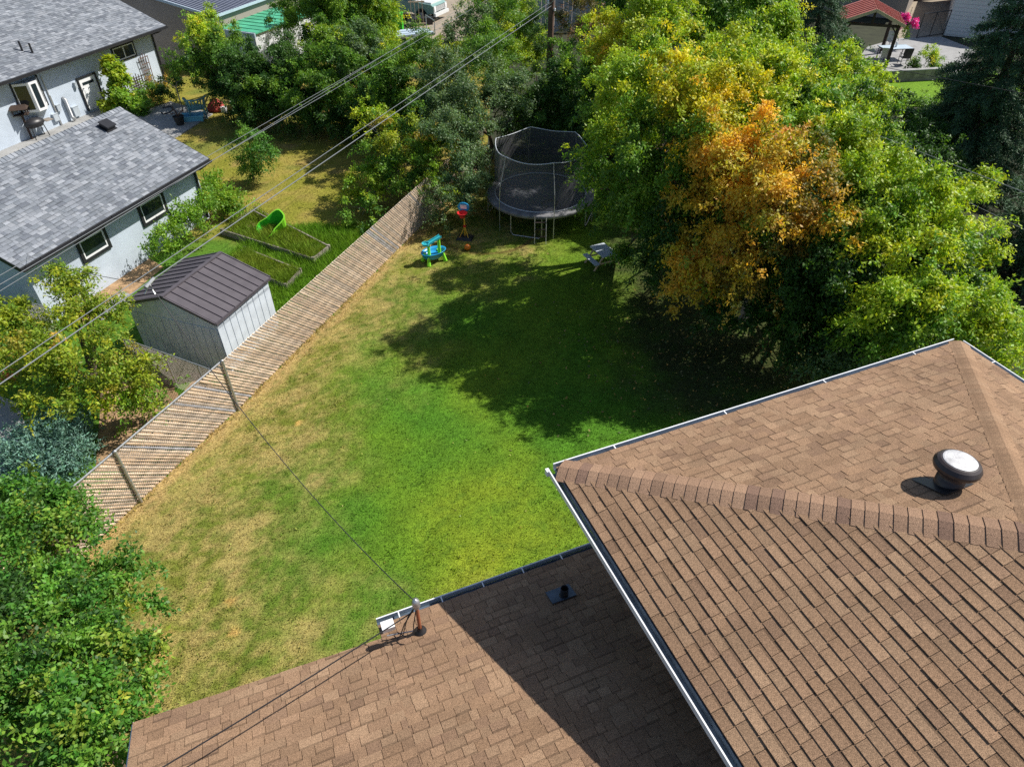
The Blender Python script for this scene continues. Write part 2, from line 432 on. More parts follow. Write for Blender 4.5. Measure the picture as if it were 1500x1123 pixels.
def blob_leaves(c, r, pal, rz=1.0, dens=1.0, ll=.11, lw=.055, nl=11, slen=.30, droop=.55, sub=.32, stray=1.0, rg=rng):
    """one lobe of a crown: clumps on the lobe's surface, twigs on the clumps, leaves on the twigs"""
    K = max(6, int(21 * dens * (r / 1.1) ** 1.1))
    d = norm(rg.normal(0, 1, (K * 2, 3)) + np.array([0, 0, .25])); d = d[d[:, 2] > -.75][:K]; K = len(d)
    q_ = rg.random(K)                      # most clumps on the lobe, a few reach well out of it
    rel = np.where(q_ < .72, rg.uniform(.40, .95, K), rg.uniform(.95, 1.42, K))
    rad = r * rel
    sc = np.array([1, 1, rz])
    cc = np.array(c) + d * rad[:, None] * sc
    sr = sub * max(r, .7) * rg.uniform(.65, 1.25, K) * np.where(q_ < .72, 1.0, .62)
    base = (pick(pal, K, rg) + pick(pal, K, rg)) / 2 * rg.uniform(.8, 1.15, (K, 1))
    out = []
    for i in range(K):
        ns = max(6, int(58 * (.5 + .5 * dens) * (sr[i] / .4) ** 2))
        dd = norm(rg.normal(0, 1, (ns, 3)) + d[i] * .75 + np.array([0, 0, .35]))
        P = cc[i] + dd * (sr[i] * rg.uniform(.25, 1.0, (ns, 1)) - slen * .4) * np.array([1, 1, .75])
        D = norm(dd * np.array([1, 1, .55]) + rg.normal(0, .25, (ns, 3)))
        m = rg.random((ns, 1))
        C = base[i] * (1 - m * .55) + pick(pal, ns, rg) * m * .55
        # leaf colour gets paler towards the top of a clump
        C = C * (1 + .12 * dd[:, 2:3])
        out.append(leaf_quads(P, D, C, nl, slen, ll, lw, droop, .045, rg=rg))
    if stray:                                  # leggy twigs reaching out of the lobe
        ns = int(14 * stray * r)
        if ns:
            dd = norm(rg.normal(0, 1, (ns, 3)) * np.array([1, 1, .6]) + np.array([0, 0, .25]))
            L = rg.uniform(.25, .6, ns) * min(1, r)
            C = pick(pal, ns, rg) * 1.08
            for q in range(4):
                P = np.array(c) + dd * (r * .95 + L[:, None] * q / 3) * np.array([1, 1, rz]) - np.array([0, 0, .05]) * q * q * .35 + rg.normal(0, .035, (ns, 3))
                out.append(leaf_quads(P, norm(dd + rg.normal(0, .45, (ns, 3))), C, nl, slen * .75, ll, lw, droop, .04, rg=rg))
    return out
def join(parts):
    V = []; F = []; C = []; o = 0
    for v, f, c in parts:
        V.append(v); F.append(f + o); C.append(c); o += len(v)
    return np.concatenate(V), np.concatenate(F), np.concatenate(C)
def limbs(base, tips, tr, parent, matname='bark', fork=.45, lean=(0, 0)):
    g = MB(); base = Vector(base)
    top = sum((Vector(t) for t in tips), Vector()) / len(tips)
    fk = base.lerp(top, fork)
    fk.x = base.x * .7 + fk.x * .3; fk.y = base.y * .7 + fk.y * .3
    g.tube([(0, 0, -.1), (0.02, 0, (fk.z - base.z) * .5), fk - base], [tr * 1.25, tr, tr * .8], 8)
    for t in tips:
        t = Vector(t) - base; f = fk - base
        m = f.lerp(t, .5) + Vector((random.uniform(-.15, .15), random.uniform(-.15, .15), .18))
        g.tube([f - Vector((0, 0, .15)), m, t], [tr * .55, tr * .33, tr * .1], 6)
        for k in range(4):
            a = m.lerp(t, k / 4)
            g.tube([a, a + Vector((random.uniform(-.7, .7), random.uniform(-.7, .7), random.uniform(.1, .6)))], [tr * .16, tr * .03], 4)
    return g.build('trunk', M[matname], parent)
def plant(name, label, cat, blobs, base=None, tr=.12, group=None, matname='bark', leafm='leaf', fork=.4, hs=1.0, **kw):
    """blobs: (px, py, height, radius in px, palette[, rz]) surveyed from the photo, or ('w', x, y, z, r, palette)"""
    W = []
    for b in blobs:
        if b[0] == 'w': W.append((Vector(b[1:4]), b[4], b[5], b[6] if len(b) > 6 else 1.0))
        else:
            p = U(b[0], b[1], b[2] * hs); W.append((p, b[3] * depth(p) / FPX, b[4], b[5] if len(b) > 5 else 1.0))
    if base is None:
        m = sum((w[0] for w in W), Vector()) / len(W); base = (m.x, m.y, 0)
    root = empty(name, base, 0, label, cat, group)
    o = Vector(base); parts = []
    for p, r, pal, rz in W:
        kk = dict(kw)
        p2 = Vector((p.x, p.y, max(p.z, r * rz * .55)))
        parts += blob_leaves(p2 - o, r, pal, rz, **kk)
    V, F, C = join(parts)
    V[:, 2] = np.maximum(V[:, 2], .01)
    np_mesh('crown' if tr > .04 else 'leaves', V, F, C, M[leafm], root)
    if tr > 0:
        limbs(o, [w[0] - Vector((0, 0, w[1] * .2)) for w in W], tr, root, matname, fork)
    NLEAF[0] += len(F)
    return root
NLEAF = [0]

def grass_blades(name, n, x0, x1, y0, y1, keep, colf, hh, w, label, rg=rng, hfun=None):
    X = rg.uniform(x0, x1, n); Y = rg.uniform(y0, y1, n); k = keep(X, Y); X = X[k]; Y = Y[k]; n = len(X)
    H = hh * rg.uniform(.5, 1.3, n)
    if hfun is not None: H = H * hfun(X, Y)
    a = rg.uniform(0, 2 * math.pi, n); b = rg.uniform(0, 2 * math.pi, n); ln = rg.uniform(.2, .9, n) * H
    P = np.stack([X, Y, np.zeros(n)], 1); s = np.stack([np.cos(a), np.sin(a), np.zeros(n)], 1) * (w * rg.uniform(.7, 1.3, n) / 2)[:, None]
    T = P + np.stack([np.cos(b) * ln, np.sin(b) * ln, H], 1)
    V = np.stack([P - s, P + s, T], 1).reshape(-1, 3); F = np.arange(3 * n).reshape(-1, 3)
    C = colf(X, Y) * rg.uniform(.45, 1.75, (n, 1)); C = np.repeat(np.clip(C, .003, .9), 3, 0)
    return np_mesh(name, V, F, C, M['blade'], kind='stuff', label=label, cat='grass')
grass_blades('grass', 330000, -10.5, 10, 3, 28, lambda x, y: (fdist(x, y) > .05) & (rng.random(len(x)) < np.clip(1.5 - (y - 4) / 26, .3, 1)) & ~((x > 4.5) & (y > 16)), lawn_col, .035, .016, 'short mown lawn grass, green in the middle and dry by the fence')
def tuft_keep(x, y):
    return (fdist(x, y) > .3) & (vnoise(x, y, 3.1, 201) * vnoise(x, y, 7.3, 203) > .55) & ~((x > 4) & (y > 15))
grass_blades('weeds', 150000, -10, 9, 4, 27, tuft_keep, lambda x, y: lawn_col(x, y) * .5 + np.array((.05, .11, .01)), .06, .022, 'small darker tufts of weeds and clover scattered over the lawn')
grass_blades('grass', 90000, -10.5, 0, 5, 27, lambda x, y: (fdist(x, y) > -.12) & (fdist(x, y) < .16), lambda x, y: mixc((.20, .22, .04), (.42, .28, .10), fbm(x, y, 2.5, 55)), .13, .016,
             'dry uncut grass fringe along the foot of the slatted fence', hfun=lambda x, y: .3 + 1.2 * vnoise(x, y, 1.7, 19))
grass_blades('grass', 60000, -24, 2, 15, 36, lambda x, y: (fdist(x, y) < -.1) & (y > 21 + rng.random(len(x)) * 2), lawn2_col, .05, .022, 'olive dry grass of the neighbouring yard beyond the fence')
def bedcol(x, y): return mixc((.10, .24, .015), (.17, .30, .02), fbm(x, y, 1.4, 9))
def b_keep(x, y):
    return (fdist(x, y) < -.15) & (fdist(x, y) > -7.2 + (y - 14) * .12) & ~((x + 8.7) * .94 - (y - 16.3) * .33 < 1.6) | ((fdist(x, y) < -.15) & (y > 16.9) & (fdist(x, y) > -5.2) & (y < 23.2))
grass_blades('grass', 90000, -12, -3, 15, 24, b_keep, bedcol, .22, .02, 'tall unmown bright green grass between the shed and the garden beds',
             hfun=lambda x, y: .35 + 1.3 * fbm(x, y, 1.1, 77))

# ------------------------------------------------------------ shingled roof planes
BROWN = [tuple((x * .55 + m * .45) * .86 * h for x, m, h in zip(c, (.33, .203, .13), (.95, .98, .94))) for c in [(.335, .205, .130), (.305, .183, .115), (.36, .228, .148), (.262, .158, .108), (.325, .198, .128), (.39, .25, .163), (.33, .20, .13)]]
CAPC = [(.29, .183, .12), (.25, .158, .105), (.31, .198, .13), (.20, .125, .09), (.27, .17, .112), (.285, .178, .117)]
GREY = [tuple(x * .74 for x in c) for c in [(.27, .295, .335), (.22, .245, .28), (.36, .385, .425), (.185, .205, .24), (.26, .285, .32), (.31, .335, .375)]]
def clip_poly(poly, edges):
    for (ax, ay, bx, by) in edges:
        out = []
        for i in range(len(poly)):
            p, q = poly[i - 1], poly[i]
            dp = (bx - ax) * (p[1] - ay) - (by - ay) * (p[0] - ax); dq = (bx - ax) * (q[1] - ay) - (by - ay) * (q[0] - ax)
            if dp >= 0 and dq >= 0: out.append(q)
            elif dp >= 0 > dq or dq >= 0 > dp:
                t = dp / (dp - dq); x = (p[0] + (q[0] - p[0]) * t, p[1] + (q[1] - p[1]) * t)
                out.append(x)
                if dq >= 0: out.append(q)
        poly = out
        if len(poly) < 3: return []
    return poly
def shingles(O, u, v, poly, expo, widths, cols, thick, dark_every=True, low=.45):
    """tabs lying in plane O + a*u + b*v; poly counter-clockwise in (a,b)"""
    O = Vector(O); u = Vector(u).normalized(); v = Vector(v).normalized(); n = u.cross(v)
    if n.z < 0: n = -n
    area = sum(poly[i - 1][0] * poly[i][1] - poly[i][0] * poly[i - 1][1] for i in range(len(poly)))
    if area < 0: poly = poly[::-1]
    edges = [(*poly[i - 1], *poly[i]) for i in range(len(poly))]
    b0 = min(p[1] for p in poly); b1 = max(p[1] for p in poly); a0 = min(p[0] for p in poly); a1 = max(p[0] for p in poly)
    tabs = []; k = 0; b = b0
    while b < b1:
        a = a0 - random.uniform(0, .3); hi = random.random() < .5
        while a < a1:
            w = random.choice(widths) * random.uniform(.9, 1.1)
            t = (thick if hi else thick * low) * random.uniform(.85, 1.15)
            gap = .003
            lift = 0 if hi else random.choice((0, 0, 0))
            pl = clip_poly([(a + gap, b), (a + w - gap, b), (a + w - gap, b + expo * 1.02), (a + gap, b + expo * 1.02)], edges)
            if len(pl) >= 3:
                zz = lambda q: t * (1 - (q[1] - b) / (expo * 1.02) * .8) + .002
                c = random.choice(cols); f = random.uniform(.9, 1.1)
                if not hi and dark_every: f *= .94
                # granule blend: many tabs carry a darker printed band at their upper edge
                band = random.uniform(.18, .30) if random.random() < (.62 if hi else .35) else 0
                cut = b + expo * (1 - band); pieces = [(pl, 1.0)]
                if band:
                    big = 99
                    lo_ = clip_poly(pl, [(big, cut, -big, cut)]); up_ = clip_poly(pl, [(-big, cut, big, cut)])
                    pieces = [(p_, k_) for p_, k_ in ((lo_, 1.0), (up_, random.uniform(.60, .74))) if len(p_) >= 3]
                vs = []; fs = []; cl = []
                for p_, k_ in pieces:
                    o_ = len(vs); m = len(p_)
                    vs += [O + u * q[0] + v * q[1] + n * zz(q) for q in p_] + [O + u * q[0] + v * q[1] - n * .004 for q in p_]
                    ff = [tuple(range(m))] + [((i + 1) % m, i, i + m, (i + 1) % m + m) for i in range(m)]
                    if u.cross(v).dot(n) < 0: ff = [g_[::-1] for g_ in ff]
                    fs += [tuple(i + o_ for i in g_) for g_ in ff]
                    cl += [(c[0] * f * k_, c[1] * f * k_, c[2] * f * k_)] * (2 * m)
                ctr = sum(vs, Vector()) / len(vs)
                tabs.append((vs, fs, cl, ctr))
            a += w
            hi = (not hi) if random.random() < .8 else hi
        b += expo; k += 1
    return tabs
def lay(tabs, root, roofpart, mt, budget, M4, stuffname='shingle_field'):
    """the tabs that show largest become objects of their own, the rest one joined part"""
    def size(t):
        p = M4 @ t[3]
        return (-1e6 if not inframe(p, 30) else 0) - depth(p)
    tabs.sort(key=size, reverse=True)
    for vs, fs, c, ctr in tabs[:budget]:
        g = MB(); g.add(vs, fs, c); g.build('shingle', mt, roofpart, origin=ctr)
    g = MB()
    for vs, fs, c, ctr in tabs[budget:]: g.add(vs, fs, c)
    if g.v: g.build(stuffname, mt, roofpart, kind='stuff')
def ridge_caps(p0, p1, na, nb, w, step, cols, thick=.016):
    """bent caps lapped along a hip or ridge; na/nb point down each side"""
    p0 = Vector(p0); p1 = Vector(p1); d = (p1 - p0); L = d.length; d /= L
    out = []; s = 0
    na = Vector(na).normalized(); nb = Vector(nb).normalized(); up = -(na + nb).normalized()
    if up.z < 0: up = -up
    while s < L:
        e = min(s + step * 1.05, L)
        A = p0 + d * s; B = p0 + d * e; vs = []
        for P, t in ((A, thick * 1.6), (B, thick * .6)):
            for k in (-1, -.35, 0, .35, 1):
                q = P + (na if k < 0 else nb) * abs(k) * w * random.uniform(.98, 1.02) + up * (t + .012 * (1 - abs(k)) - (.010 if abs(k) == 1 else 0) + .008)
                vs.append(q)
        for k in (-1, -.35, 0, .35, 1): vs.append(A + (na if k < 0 else nb) * abs(k) * w - up * .002)
        for k in (-1, 1): vs.append(B + (na if k < 0 else nb) * w - up * .002)
        fs = [(i, i + 1, i + 6, i + 5) for i in range(4)] + [(10 + i, 11 + i, i + 1, i) for i in range(4)] + [(10, 0, 5, 15), (4, 14, 16, 9)]
        c = random.choice(cols); f = random.uniform(.92, 1.08)
        out.append((vs, fs, tuple(x * f for x in c), (A + B) / 2))
        s += step
    return out

# ================================================================ the brown-roofed house
HU, HL, SL = 4.95, 3.0, .30
C0 = U(815, 685, HU); ang = R(22.6); LU = (U(1405, 500, HU) - C0).length
house = empty('bungalow', (C0.x, C0.y, 0), ang, 'two level house with brown shingle roofs filling the lower right of the view', 'house')
HM = Matrix.Translation((C0.x, C0.y, 0)) @ Matrix.Rotation(ang, 4, 'Z'); HI = HM.inverted()
D = 15.0
lo = [HI @ U(x, y, HL) for x, y in ((877, 800), (557, 915), (557, 940), (197, 1061))]
g = MB()
g.box(max(.55, lo[0].x + .35), LU - .55, -D, -.55, 0, HU - .12)
g.build('wall', M['housewall'], house)
lo = [HI @ U(x, y, HL) for x, y in ((877, 800), (557, 915), (557, 940), (197, 1061))]
yr, yl = lo[0].y, lo[3].y
lx = lo[3].x; x_r0 = max(.55, lo[0].x + .35)
g = MB()
g.box(lx + .5, x_r0 - .003, yl - 8.0, min(yr, yl) - .55, 0, HL - .12)
g.build('wall', M['housewall'], house)
k = math.sqrt(1 + SL * SL)
# upper roof: hip end towards the yard
uroof = MB()
ap = (LU / 2, -LU / 2, HU + SL * LU / 2)
uroof.add([(0, 0, HU - .006), (LU, 0, HU - .006), (ap[0], ap[1], ap[2] - .006), (0, -D, HU - .006), (ap[0], -D, ap[2] - .006), (LU, -D, HU - .006),
           (0, 0, HU - .13), (LU, 0, HU - .13), (0, -D, HU - .13), (LU, -D, HU - .13)],
          [(1, 0, 2), (0, 3, 4, 2), (5, 1, 2, 4), (0, 6, 8, 3), (1, 0, 6, 7)[::-1], (5, 9, 7, 1), (6, 7, 9, 8), (3, 8, 9, 5, 4)])
uroof = uroof.build('roof', M['underlay'], house)
tabs = shingles((0, 0, HU), (-1, 0, 0), (0, -1, SL), [(0, 0), (-LU, 0), (-LU / 2, LU / 2 * k)], .142, (.12, .17, .17, .22, .28), BROWN, .011)
tabs += shingles((0, 0, HU), (0, -1, 0), (1, 0, SL), [(0, 0), (D, 0), (D, LU / 2 * k), (LU / 2, LU / 2 * k)], .142, (.17, .23, .25, .3), BROWN, .018, low=.72)
tabs += shingles((LU, 0, HU), (0, -1, 0), (-1, 0, SL), [(0, 0), (D, 0), (D, LU / 2 * k), (LU / 2, LU / 2 * k)], .142, (.12, .17, .22, .28), BROWN, .011)
tabs = [t for t in tabs if inframe(HM @ t[3], 400)]
lay(tabs, house, uroof, M['shingle'], 160, HM)
caps = ridge_caps((-.02, .02, HU), (ap[0], ap[1], ap[2]), (0, -1, 0 + SL * 0), (1, 0, 0), .135, .14, BROWN)
caps = ridge_caps((.03, -.03, HU + .005), ap, Vector((-.70, -.70, -.02)) * 1, Vector((.72, .69, .1)), .14, .145, BROWN) if False else []
def hipcaps(p0, p1, f1, f2):
    """caps on a hip between plane directions f1, f2 (unit, lying in each roof plane, away from the hip)"""
    return ridge_caps(p0, p1, f1, f2, .215, .145, CAPC, .012)
P0 = Vector((0.0, 0.0, HU)); AP = Vector(ap); hd = (AP - P0).normalized()
nback = Vector((0, SL, 1)).normalized(); nleft = Vector((-SL, 0, 1)).normalized(); nright = Vector((SL, 0, 1)).normalized()
fb = nback.cross(hd).normalized(); fb = fb if fb.y > hd.y * 0 and (fb.x > 0) else -fb
fl = nleft.cross(hd).normalized(); fl = fl if fl.y < 0 else -fl
allcaps = hipcaps(P0 + hd * .05, AP, fl, fb)
P1 = Vector((LU, 0, HU)); hd2 = (AP - P1).normalized()
fb2 = nback.cross(hd2).normalized(); fb2 = fb2 if fb2.x < 0 else -fb2
fr = nright.cross(hd2).normalized(); fr = fr if fr.y < 0 else -fr
allcaps += ridge_caps(P1 + hd2 * .05, AP, fb2, fr, .17, .145, BROWN[:3], .010)
allcaps += ridge_caps(AP + Vector((0, .12, 0)), (AP.x, -D, AP.z), (-1, 0, -SL), (1, 0, -SL), .215, .145, CAPC, .012)
allcaps = [c for c in allcaps if inframe(HM @ c[3], 60)]
for vs, fs, c, ctr in allcaps:
    g = MB(); g.add(vs, fs, c); g.build('hip_shingle', M['shingle'], uroof, origin=ctr)
# lower roof
def lz(y): return HL + (yr - y) * SL
RY = 4.3
pj = [HI @ U(557, 915, HL), HI @ U(557, 940, HL)]
xj = (pj[0].x + pj[1].x) / 2
yj = pj[1].y
x_r = lo[0].x + .35
g = MB()
yrid = yr - RY; zr = lz(yrid)
z_ = lambda y: lz(y) - .006
g.add([(x_r, yr, z_(yr)), (xj, yr, z_(yr)), (xj, yj, z_(yj)), (lx, yl, z_(yl)), (lx, yrid, z_(yrid)), (x_r, yrid, z_(yrid)),
       (lx, yrid - RY, HL), (x_r, yrid - RY, HL),
       (x_r, yr, HL - .13), (xj, yr, HL - .13), (xj, yj, HL - .13), (lx, yl, HL - .13), (lx, yrid - RY, HL - .13), (x_r, yrid - RY, HL - .13)],
      [(0, 1, 2, 3, 4, 5), (5, 4, 6, 7), (1, 0, 8, 9), (2, 1, 9, 10), (3, 2, 10, 11), (4, 3, 11, 12, 6), (7, 6, 12, 13), (0, 5, 7, 13, 8), (8, 13, 12, 11, 10, 9)])
lroof = g.build('roof', M['underlay'], house)
u_ = (-1, 0, 0); v_ = (0, -1, SL); O_ = (x_r, yr, HL)
rp = [(0, 0), (x_r - xj, 0), (x_r - xj, RY * k), (0, RY * k)]
lp = [(x_r - xj, (yr - yj) * k), (x_r - lx, (yr - yl) * k), (x_r - lx, RY * k), (x_r - xj, RY * k)]
tabs = shingles(O_, u_, v_, rp, .142, (.12, .17, .17, .22, .28), BROWN, .011)
n0 = (yr - yj) * k
tabs += shingles(O_, u_, v_, [(p[0], p[1]) for p in lp], .142, (.12, .17, .17, .22, .28), BROWN, .011)
tabs = [t for t in tabs if inframe(HM @ t[3], 200)]
lay(tabs, house, lroof, M['shingle'], 140, HM)
# gutters, drip edges
def gutter(name, p0, p1, out, parent, w=.115, m1='whitemetal', m2='gutterin', z0=-.02, dep=.09, hang=.6, th=.012):
    p0 = Vector(p0); p1 = Vector(p1); out = Vector(out).normalized(); g = MB(); up = Vector((0, 0, 1))
    d = (p1 - p0).normalized()
    a, b = p0 + up * z0, p1 + up * z0
    def strip(o1, z1, o2, z2, mi):
        g.obox(((a + b) / 2) + out * (o1 + o2) / 2 + up * (z1 + z2) / 2, (b - a) / 2, out * max(abs(o2 - o1) / 2, .003), up * max(abs(z2 - z1) / 2, .003), mi=mi)
    strip(w, .0, w + .010, -dep, 0)         # outer face
    strip(w - .003, .008, w + .015, .0, 0)      # rolled lip
    strip(.012, -dep + .004, w - .003, -dep - .004, 1)   # trough floor
    strip(.0, .0, .009, -dep, 1)
    L = (b - a).length; n = int(L / hang)
    for i in range(n):
        q = a + d * (L * (i + .5) / n)
        g.obox(q + out * w * .5 + up * .004, d * .009, out * w * .5, up * .004, mi=0)
    return g.build(name, [M[m1], M[m2]], parent)
gutter('gutter', (0, .006, HU), (LU, .006, HU), (0, 1, 0), house, w=.085, hang=1.6)
gutter('gutter', (-.006, 0.0, HU), (-.006, -D, HU), (-1, 0, 0), house, w=.095, hang=40)
gutter('gutter', (LU + .006, 0, HU), (LU + .006, -D, HU), (1, 0, 0), house, w=.10, hang=1.2)
gutter('gutter', (xj, yr + .006, HL), (x_r, yr + .006, HL), (0, 1, 0), house, w=.11, hang=.62)
g = MB(); a = Vector((xj - .01, yj, HL)); b = Vector((lx, yl, HL))
g.beam(a + Vector((0, .012, -.03)), b + Vector((0, .012, -.03)), .022, .075)
g.build('drip_edge', M['whitemetal'], house)
g = MB(); g.box(lx - .014, lx - .002, yl - .1, yl + .03, HL - .1, HL + .02); g.beam((lx - .02, yl, HL - .03), (lx - .02, yrid, zr - .03), .02, .07)
g.build('drip_edge', M['whitemetal'], house)
g = MB(); g.beam((-.125, -.02, HU - .055), (-.125, .05, HU - .055), .05, .10); g.build('gutter_end', M['whitemetal'], house)
# round gooseneck vent on the upper roof
def on_plane(px, py, p0, n):
    n_w = (HM.to_3x3() @ Vector(n)); return HI @ hit(px, py, HM @ Vector(p0), n_w.normalized())
vb = on_plane(1389, 708, (0, 0, HU), nback)
vent = empty('roof_vent', vb, parent=house)
g = MB()
tx = Vector((1, 0, 0)); ty = Vector((0, 1, -SL)).normalized()
g.obox((-.04, .05, -.005), tx * .24, ty * .22, nback * .006); g.build('flashing', M['blackmetal'], vent)
g = MB(); g.lathe([(.16, -.06), (.158, .09), (.14, .10), (.14, .19), (.16, .22)], 28); g.build('neck', M['darkmetal'], vent, smooth=True)
g = MB(); g.lathe([(.14, .20), (.215, .212), (.25, .24), (.262, .27), (.262, .30), (.235, .345), (.205, .365), (.19, .367)], 56); g.build('hood', M['darkmetal'], vent)
g = MB(); g.lathe([(.188, .362), (.186, .373), (.17, .377), (.08, .381), (0.0, .382)], 48); g.build('cap', M['dome'], vent)
vent.rotation_euler = (R(-4), R(3), 0)
# plumbing vent on the lower roof
nlow = Vector((0, SL, 1)).normalized()
pb = on_plane(826, 874, (0, yr, HL), nlow)
pv = empty('pipe_vent', pb, parent=house)
g = MB(); g.obox((-.02, .06, .012), tx * .19, ty * .13, nlow * .005); g.build('flashing', M['gutterin'], pv)
g = MB(); g.lathe([(.10, -.04), (.075, .02), (.058, .05), (.058, .22), (.048, .22), (.048, .05)], 20); g.build('pipe', M['blackmetal'], pv)
# service mast
mb_ = on_plane(616, 925, (0, yr, HL), nlow)
mast = empty('service_mast', mb_, parent=house)
g = MB(); g.lathe([(.09, -.02), (.088, .03), (.055, .05), (.035, .12)], 20); g.build('boot', M['blackmetal'], mast, smooth=True)
g = MB(); g.tube([(0, 0, -.05), (0, 0, .66)], .026, 10); g.build('pipe', M['copper'], mast)
g = MB(); g.lathe([(.045, .62), (.055, .66), (.055, .74), (.04, .79), (0, .81)], 16); g.build('weatherhead', M['galv'], mast, smooth=True)
g = MB()
for k_, off in enumerate(((-.06, .03), (-.09, -.02), (-.04, -.06))):
    pts = [(off[0] * .4, off[1] * .4, .62), (off[0] * 2.2, off[1], .42 - k_ * .05), (off[0] * 3.0, off[1] * 2, .20), (off[0] * 2.5 - .1, off[1] - .05, .10 + .03 * k_), (-.42 + .06 * k_, .03 * k_, .09)]
    g.tube(pts, .008, 5)
g.build('cable_loops', M['darkcable'], mast)
g = MB(); g.tube([(-.45, .08, .07), (-.1, .0, .09)], .012, 6); g.build('conduit', M['galv'], mast)
jb = on_plane(569, 920, (0, yr, HL), nlow)
g = MB(); g.box(-.09, .09, -.07, .07, -.02, .11); jo = g.build('junction_box', M['white'], house); jo.location = jb

# ================================================================ generic wall fittings on a wall plane
class Frame:
    """wall frame: origin, s along the wall, outward normal n"""
    def __init__(self, P, s): self.P = Vector(P); self.s = Vector(s).normalized(); self.n = Vector((self.s.y, -self.s.x, 0))
    def at(self, px, py, off=0): p = hit(px, py, self.P + self.n * off, self.n) - self.P; return p.dot(self.s), p.z
def wall_window(name, parent, inv, fr, s0, s1, z0, z1, frame='white', trim='blackframe', panes=1, proud=.05, tw=.09, fw=.045, divider=True):
    """casing > frame > pane ; returns casing"""
    def w(s, z, o): return inv @ (fr.P + fr.s * s + fr.n * o + Vector((0, 0, z)))
    def rect(g, a, b, c, d, o0, o1, t):
        for (x0, x1, y0, y1) in ((a, b, c, c + t), (a, b, d - t, d), (a, a + t, c + t, d - t), (b - t, b, c + t, d - t)):
            vs = [w(x, y, o) for o in (o0, o1) for x, y in ((x0, y0), (x1, y0), (x1, y1), (x0, y1))]
            g.add(vs, [(3, 2, 1, 0), (4, 5, 6, 7), (0, 1, 5, 4), (1, 2, 6, 5), (2, 3, 7, 6), (3, 0, 4, 7)])
    g = MB(); rect(g, s0, s1, z0, z1, -.01, proud, tw); c = g.build(name, M[trim], parent)
    g = MB(); a, b, e, f = s0 + tw, s1 - tw, z0 + tw, z1 - tw; rect(g, a, b, e, f, -.01, proud * .7, fw)
    if panes > 1:
        for i in range(1, panes):
            m = a + (b - a) * i / panes; rect(g, m - fw * .6, m + fw * .6, e + fw, f - fw, -.01, proud * .7, fw * .55)
    g.build('frame', M[frame], c)
    for i in range(panes):
        x0 = a + fw + (b - a - 2 * fw) * i / panes; x1 = a + fw + (b - a - 2 * fw) * (i + 1) / panes
        g = MB(); vs = [w(x, y, o) for o in (.002, proud * .35) for x, y in ((x0, e + fw), (x1, e + fw), (x1, f - fw), (x0, f - fw))]
        g.add(vs, [(3, 2, 1, 0), (4, 5, 6, 7), (0, 1, 5, 4), (1, 2, 6, 5), (2, 3, 7, 6), (3, 0, 4, 7)]); g.build('pane', M['glass'], c)
    return c
def gable_body(L, W, he, sl, ox0=0):
    g = MB(); rz = he + sl * W / 2
    vs = []
    for x in (ox0, L): vs += [(x, 0, 0), (x, W, 0), (x, W, he), (x, W / 2, rz), (x, 0, he)]
    g.add(vs, [(0, 4, 3, 2, 1), (5, 6, 7, 8, 9), (0, 5, 9, 4), (1, 2, 7, 6), (0, 1, 6, 5)])
    return g
def roof_slab(x0, x1, y0, W, he, sl, th=.12):
    """closed gable roof solid; eaves at y0 and W-y0"""
    rz = he + sl * (W / 2 - y0); g = MB(); vs = []
    for x in (x0, x1): vs += [(x, y0, he), (x, W / 2, rz), (x, W - y0, he), (x, W - y0, he - th), (x, W / 2, rz - th), (x, y0, he - th)]
    g.add(vs, [(0, 1, 7, 6), (1, 2, 8, 7), (2, 3, 9, 8), (3, 4, 10, 9), (4, 5, 11, 10), (5, 0, 6, 11), (0, 5, 4, 1), (1, 4, 3, 2), (6, 7, 10, 11), (7, 8, 9, 10)])
    return g
aG = R(70.8); dG = Vector((math.cos(aG), math.sin(aG), 0)); nG = Vector((dG.y, -dG.x, 0))

# ================================================================ grey garage
EL = U(29, 393, 2.2); ER = U(303, 232, 2.2); OV = .42
gl = (ER - EL).length
gr = empty('stucco_garage', (EL - nG * OV).to_tuple()[:2] + (0,), aG, 'grey stucco garage with grey shingle gable roof and two black trimmed windows', 'garage')
GM = Matrix.Translation(gr.location) @ Matrix.Rotation(aG, 4, 'Z'); GI = GM.inverted()
Wg = 2 * (3.30 - OV); sg = .433
g = gable_body(gl - .35, Wg, 2.2 + sg * OV - .10, sg, .35); g.build('wall', M['stucco'], gr)
g = roof_slab(-.0, gl, -OV, Wg, 2.2 - .008, sg); groof = g.build('roof', M['greyunder'], gr)
kg = math.sqrt(1 + sg * sg); run = (Wg / 2 + OV) * kg
tabs = shingles((0, -OV, 2.2), (1, 0, 0), (0, 1, sg), [(0, 0), (gl, 0), (gl, run), (0, run)], .142, (.11, .15, .2, .27), GREY, .014, low=.6)
lay(tabs, gr, groof, M['greyshingle'], 220, GM)
tabs = shingles((0, Wg + OV, 2.2), (-1, 0, 0), (0, -1, sg), [(0, 0), (-gl, 0), (-gl, run), (0, run)], .142, (.11, .15, .2, .27), GREY, .014, low=.6)
g = MB()
for vs, fs, c, ctr in tabs: g.add(vs, fs, c)
g.build('shingle_field', M['greyshingle'], groof, kind='stuff')
rzg = 2.2 + sg * (Wg / 2 + OV)
for vs, fs, c, ctr in ridge_caps((0, Wg / 2, rzg), (gl, Wg / 2, rzg), (0, -1, -sg), (0, 1, -sg), .15, .15, GREY, .02):
    g = MB(); g.add(vs, fs, c); g.build('ridge_shingle', M['greyshingle'], groof, origin=ctr)
gutter('gutter', (0, -OV - .006, 2.2), (gl, -OV - .006, 2.2), (0, -1, 0), gr, w=.1, m1='blackmetal', m2='blackmetal', hang=1.2)
